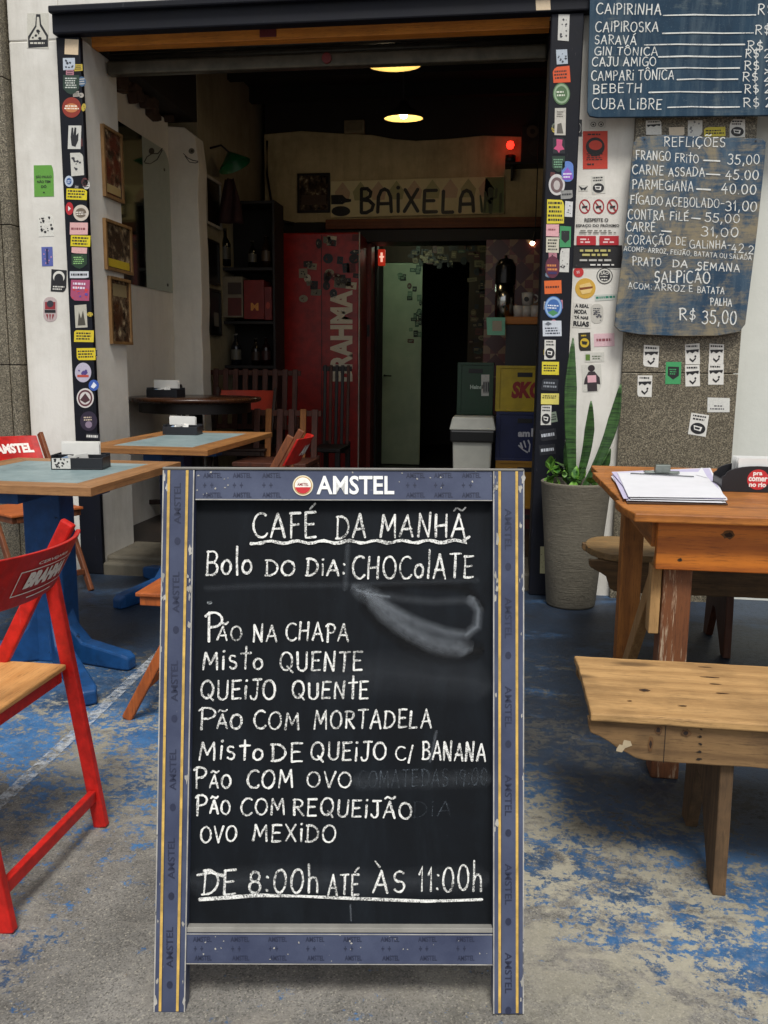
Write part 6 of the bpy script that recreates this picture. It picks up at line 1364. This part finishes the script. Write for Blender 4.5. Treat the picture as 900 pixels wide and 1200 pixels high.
def cup(px, py, Y, label, sk=None):
    p = PY(px, py, Y); o = thing('cup', label, 'cup', p, 0, 'white cups by the coffee urn'); W_ = flat('#b5b0a6', .3, .06)
    m = MB(); m.lathe([(.001, .0), (.036, .0), (.043, .085), (.040, .085), (.034, .006), (.001, .006)], W_, p, 22); m.build('bowl', o)
    m = MB(); m.tube([p+Vector((.042*cos(a)*.5+.052, 0, .045+.026*sin(a))) for a in [radians(q) for q in range(-110, 111, 20)]], .005, W_); m.build('handle', o)
    if sk: m = MB(); m.poly(on_y(p.y-.0445), ell(px-1, py-7, 3, 3, 12), 0, printed('#1c1a18')); m.build('printed_mark', o)
zc = tz
for i, (px, lab, dz, sk) in enumerate(((618, 'white cup with a dark mark on top of the row of cups', .09, 1), (608, 'white cup at the left end of the row beside the urn', .0, 0), (617, 'white cup in the middle of the lower row', .0, 0), (627, 'white cup at the right end of the lower row', .0, 0))):
    p = PY(px, 360, 6.45); q = Vector((p.x, 6.45, zc+dz)); py_ = 600-FPX*((q-EYE).dot(CJ)/(q-EYE).dot(FW)); cup(px, py_, 6.45, lab, sk)
gpz = thing('paper_notice', 'pale green paper notice hanging from the counter edge', 'notice', PY(581, 393, 6.22))
m = MB(); mp = on_y(6.22); m.plate(mp, [(570, 372), (592, 372), (592, 393), (571, 392.5)], 0, .002, printed('#6fae8c')); m.poly(mp, [(577, 376), (588, 376), (588, 388), (577, 388)], .0025, printed('#9a8f78')); m.build('sheet', gpz)
def crate(label, px0, px1, py0, py1, Y, d, colr, wr=None, label_plate=None):
    a = PY(px0, py1, Y); b = PY(px1, py0, Y); mat = flat(colr, .4, .1)
    o = thing('beer_crate', label, 'crate', ((a.x+b.x)/2, Y+d/2, a.z), 0, 'stacked plastic beer crates')
    m = MB(); m.bb(a.x+.006, b.x-.006, Y+.006, Y+d, a.z, b.z-.02, mat); m.bb(a.x, b.x, Y, Y+d+.006, b.z-.0195, b.z, mat); m.bb(a.x, b.x, Y, Y+d+.006, a.z+.002, a.z+.018, mat); m.bb(a.x, a.x+.03, Y, Y+.03, a.z+.0182, b.z-.0198, mat); m.bb(b.x-.03, b.x, Y, Y+.03, a.z+.0182, b.z-.0198, mat)
    m.bb((a.x+b.x)/2-.05, (a.x+b.x)/2+.05, Y+.003, Y+.0058, b.z-.075, b.z-.045, BLACK)
    body = m.build('shell', o, bevel=.003)
    if wr: m = MB(); wr(m, on_y(Y+.0055)); m.build('lettering', o)
    return o
def wy(m, mp): m.text(mp, 'SKOL', (599, 645, 447, 467), .001, printed('#8a1a1a'), .06, shear=.2)
def wb(m, mp):
    m.text(mp, 'am', (607, 621, 506, 512), .001, printed('#c9c9cf'), .05)
    m.text(mp, 'bev', (622.5, 641, 502, 512), .001, printed('#c9c9cf'), .05)
    for p in ([(608, 522), (613, 527), (618, 530)], [(620, 529), (621, 521), (619, 516)], [(610, 519), (612, 525)], [(614, 517), (616, 524)]): m.stroke(mp, p, 1.8, .0012+.0001*p[0][0]/600, printed('#c9c9cf'))
def wg(m, mp):
    m.text(mp, 'Heineken', (551, 573, 451, 456), .001, printed('#b5c4b5'), .03)
crate('yellow beer crate with red slanting letters, on top of the stack at the post', 580, 650, 429, 482, 6.0, .24, '#b39a14', wy)
crate('dark blue beer crate with white letters under the yellow one', 580, 650, 483.5, 540, 6.0, .24, '#14204f', wb)
crate('mustard beer crate at the bottom of the stack under the blue one', 579, 650, 541, 596, 6.0, .24, '#a8781c')
a = PY(580, 596.5, 6.0); b = PY(650, 596.5, 6.0)
if a.z > FLOOR_IN+.03:
    o = crate('lowest dark red crate of the stack at the post', 580, 650, 597, 640, 6.0, .24, '#4a1414')
g_ = crate('dark green beer crate with a white label behind the yellow crate', 535, 579, 425, 486, 6.3, .2, '#123c22', wg)
mp = on_y(6.3055); m = MB(); m.plate(mp, [(564, 439), (578, 439), (578, 464), (564, 464)], 0, .001, printed('#b9b9b2')); m.poly(mp, [(566, 447), (577, 447), (577, 461), (566, 461)], .0014, printed('#8a8a86'))
for k in range(4): m.poly(mp, [(566.5+k*2.6, 448), (567.8+k*2.6, 448), (567.8+k*2.6, 459), (566.5+k*2.6, 459)], .002, printed('#2a2a2a'))
m.build('paper_label', g_)
a = PY(536, 486.5, 6.32); b = PY(579, 486.5, 6.32)
kk = thing('low_cabinet', 'dark low cabinet carrying the green crate', 'cabinet', ((a.x+b.x)/2, 6.5, FLOOR_IN))
m = MB(); m.bb(a.x, b.x+.02, 6.3, 6.6, FLOOR_IN, a.z-.024, flat('#171210', .6)); m.build('carcass', kk, bevel=.003); m = MB(); m.bb(a.x-.01, b.x+.03, 6.29, 6.61, a.z-.0235, a.z-.001, flat('#2a1f18', .5)); m.build('top', kk, bevel=.003)
# bin
a = PY(529, 548, 5.85); b = PY(578, 490, 5.85); zl = PY(550, 499, 5.85).z; zt_ = PY(550, 489, 5.85).z
tb_ = thing('trash_bin', 'pale grey plastic bin with a black liner folded over its rim', 'bin', ((a.x+b.x)/2, 5.98, FLOOR_IN))
PB = flat('#b3b3a8', .5, .06); xm = (a.x+b.x)/2; w = (b.x-a.x)/2
m = MB(); vs = []
for z, k in ((FLOOR_IN, .82), (zl-.03, 1.0)):
    for sx_, sy_ in ((-1, -1), (1, -1), (1, 1), (-1, 1)): vs.append((xm+sx_*w*k, 5.98+sy_*.13*k, z))
m.add(vs, [(0, 3, 2, 1), (0, 1, 5, 4), (1, 2, 6, 5), (2, 3, 7, 6), (3, 0, 4, 7), (4, 5, 6, 7)], PB); m.build('bucket', tb_, bevel=.012)
m = MB(); m.bb(xm-w-.015, xm+w+.015, 5.98-.148, 5.98+.148, zl-.11, zl-.0285, flat('#0c0c0d', .35)); m.build('liner', tb_, bevel=.012)
m = MB(); vs = [(xm-w-.02, 5.83, zl-.028), (xm+w+.02, 5.83, zl-.028), (xm+w+.02, 6.13, zl-.028), (xm-w-.02, 6.13, zl-.028), (xm-w-.0, 5.85, zt_), (xm+w, 5.85, zt_), (xm+w, 6.11, zt_), (xm-w, 6.11, zt_)]
m.add(vs, [(0, 3, 2, 1), (4, 5, 6, 7), (0, 1, 5, 4), (1, 2, 6, 5), (2, 3, 7, 6), (3, 0, 4, 7)], PB); m.build('lid', tb_, bevel=.008)
# a bare bulb reflection source far right: small spot lamp
sl_ = thing('spot_lamp', 'tiny bright spot lamp far inside above the coffee urn', 'lamp', PY(624, 285, 8.0)); c = PY(624, 285, 8.0)
m = MB(); m.lathe([(.001, -.014), (.016, -.01), (.02, 0), (.012, .012), (.001, .014)], emit((1, .9, .7, 1), 14), c, 16); m.build('bulb', sl_)
m = MB(); m.cyl(c+Vector((0, 0, .013)), c+Vector((.02, 0, .10)), .022, flat('#2a2622', .4), 14, .012); m.cyl(c+Vector((.02, 0, .10)), (c.x+.02, c.y, 3.61), .005, BLACK, 8); m.build('holder', sl_)
# patterned tiles behind the counter
t = NT('patterned_tiles'); ch_ = t.n('ShaderNodeTexChecker'); ch_.inputs['Scale'].default_value = 7; t.l(t.map(rot=(0, radians(45), 0)), ch_.inputs['Vector']); ch2 = t.n('ShaderNodeTexChecker'); ch2.inputs['Scale'].default_value = 14; t.l(t.map(), ch2.inputs['Vector'])
t.col(t.mix(ch_.outputs[1], t.mix(ch2.outputs[1], srgb('#6a2a22'), srgb('#8a6a4a')), srgb('#4a1a18'))); t.rough(.3)
m = MB(); a = PY(567, 380, 8.0); b = PY(660, 280, 8.0); m.bb(a.x, 1.6, 8.0, 8.04, .1, b.z, t.m); tag(m.build('tiled_wall', bevel=.002), 'dim red and cream patterned tile wall behind the coffee urn', 'wall')

# ---- tables, chairs and slatted benches inside
TD = wood('#4a2a16', '#21120a', 'x', dirt=.4, rough=.25, knots=False)
c = PY(229, 466, 5.72); rt = .82/2*1.08; ztt = c.z+.005
rtb = thing('round_table', 'dark glossy round table just inside the doorway', 'table', (c.x, 5.72, FLOOR_IN))
m = MB(); m.lathe([(.001, ztt-.03), (rt-.02, ztt-.03), (rt, ztt-.02), (rt, ztt-.006), (rt-.006, ztt), (.001, ztt)], TD, (c.x, 5.72, 0), 64); m.build('table_top', rtb)
m = MB(); m.lathe([(rt-.07, ztt-.10), (rt-.07, ztt-.0305)], flat('#150d09', .5), (c.x, 5.72, 0), 48); m.build('skirt', rtb)
m = MB(); m.lathe([(.001, FLOOR_IN), (.22, FLOOR_IN), (.22, FLOOR_IN+.03), (.05, FLOOR_IN+.07), (.045, ztt-.031), (.001, ztt-.031)], flat('#120e0c', .4), (c.x, 5.72, 0), 28); m.build('pedestal', rtb)
napkin_holder('black napkin holder on the dark round table', (PY(193, 460, 5.6).x, 5.62, ztt), radians(-6), 1.05)
DK = {a: wood('#3a2013', '#1c0f08', a, dirt=.4, knots=False) for a in 'xyz'}
REDW = flat('#b3341c', .45)
folding_chair('dark framed folding chair with a plain red back rail behind the round table', (PY(287, 463, 6.3).x, 6.2, FLOOR_IN), radians(4), DK['z'], REDW, DK['x'], None, sc=1.13)
folding_chair('dark framed folding chair whose red back rail shows between round table and pier', (PY(185, 458, 6.35).x, 6.12, FLOOR_IN), radians(12), DK['z'], REDW, DK['x'], None, sc=1.15)
def slat_bench(label, px0, px1, py0, py1, Y, n, mat_a, mat_b, zseat=.45, tilt=.06):
    a = PY(px0, py1, Y); b = PY(px1, py0, Y); zt = b.z
    t = thing('slatted_bench', label, 'bench', ((a.x+b.x)/2, Y, FLOOR_IN)); w = (b.x-a.x)/n
    for k in range(n):
        x = a.x+w*(k+.5); m = MB(); m.beam((x, Y-tilt, a.z), (x, Y, zt), w*.52, .018, mat_b if k % 3 == 1 else mat_a); m.build('slat', t, bevel=.004)
    m = MB(); m.beam((a.x, Y+.012, zt-.03), (b.x, Y+.012, zt-.03), .018, .04, mat_a, side=(0, 1, 0)); m.build('back_rail', t, bevel=.003)
    m = MB(); m.beam((a.x, Y+.012-tilt, a.z+.02), (b.x, Y+.012-tilt, a.z+.02), .018, .04, mat_a, side=(0, 1, 0)); m.build('back_rail', t, bevel=.003)
    m = MB(); m.bb(a.x, b.x, Y-.48, Y-.07, FLOOR_IN+zseat-.03, FLOOR_IN+zseat, mat_a); m.build('seat', t, bevel=.004)
    for x in (a.x+.03, b.x-.03):
        m = MB(); m.bb(x-.02, x+.02, Y-.02, Y+.02, FLOOR_IN, a.z+.1, mat_a); m.build('leg', t, bevel=.003); m = MB(); m.bb(x-.02, x+.02, Y-.46, Y-.42, FLOOR_IN, FLOOR_IN+zseat-.031, mat_a); m.build('leg', t, bevel=.003)
    return t
DSL = wood('#5c2b16', '#2a1208', 'z', dirt=.3, knots=False); OSL = wood('#b06f30', '#6f4018', 'z', dirt=.3, knots=False)
slat_bench('long dark slatted bench against the shelves behind the round table', 182, 352, 433, 500, 6.75, 15, DSL, DSL)
slat_bench('brown slatted bench with lighter slats in front of the red fridge', 296, 376, 480, 548, 6.1, 6, DSL, OSL)
slat_bench('black slatted bench back standing close to the fridge letters', 378, 412, 428, 530, 7.2, 5, flat('#160d09', .5), DSL)
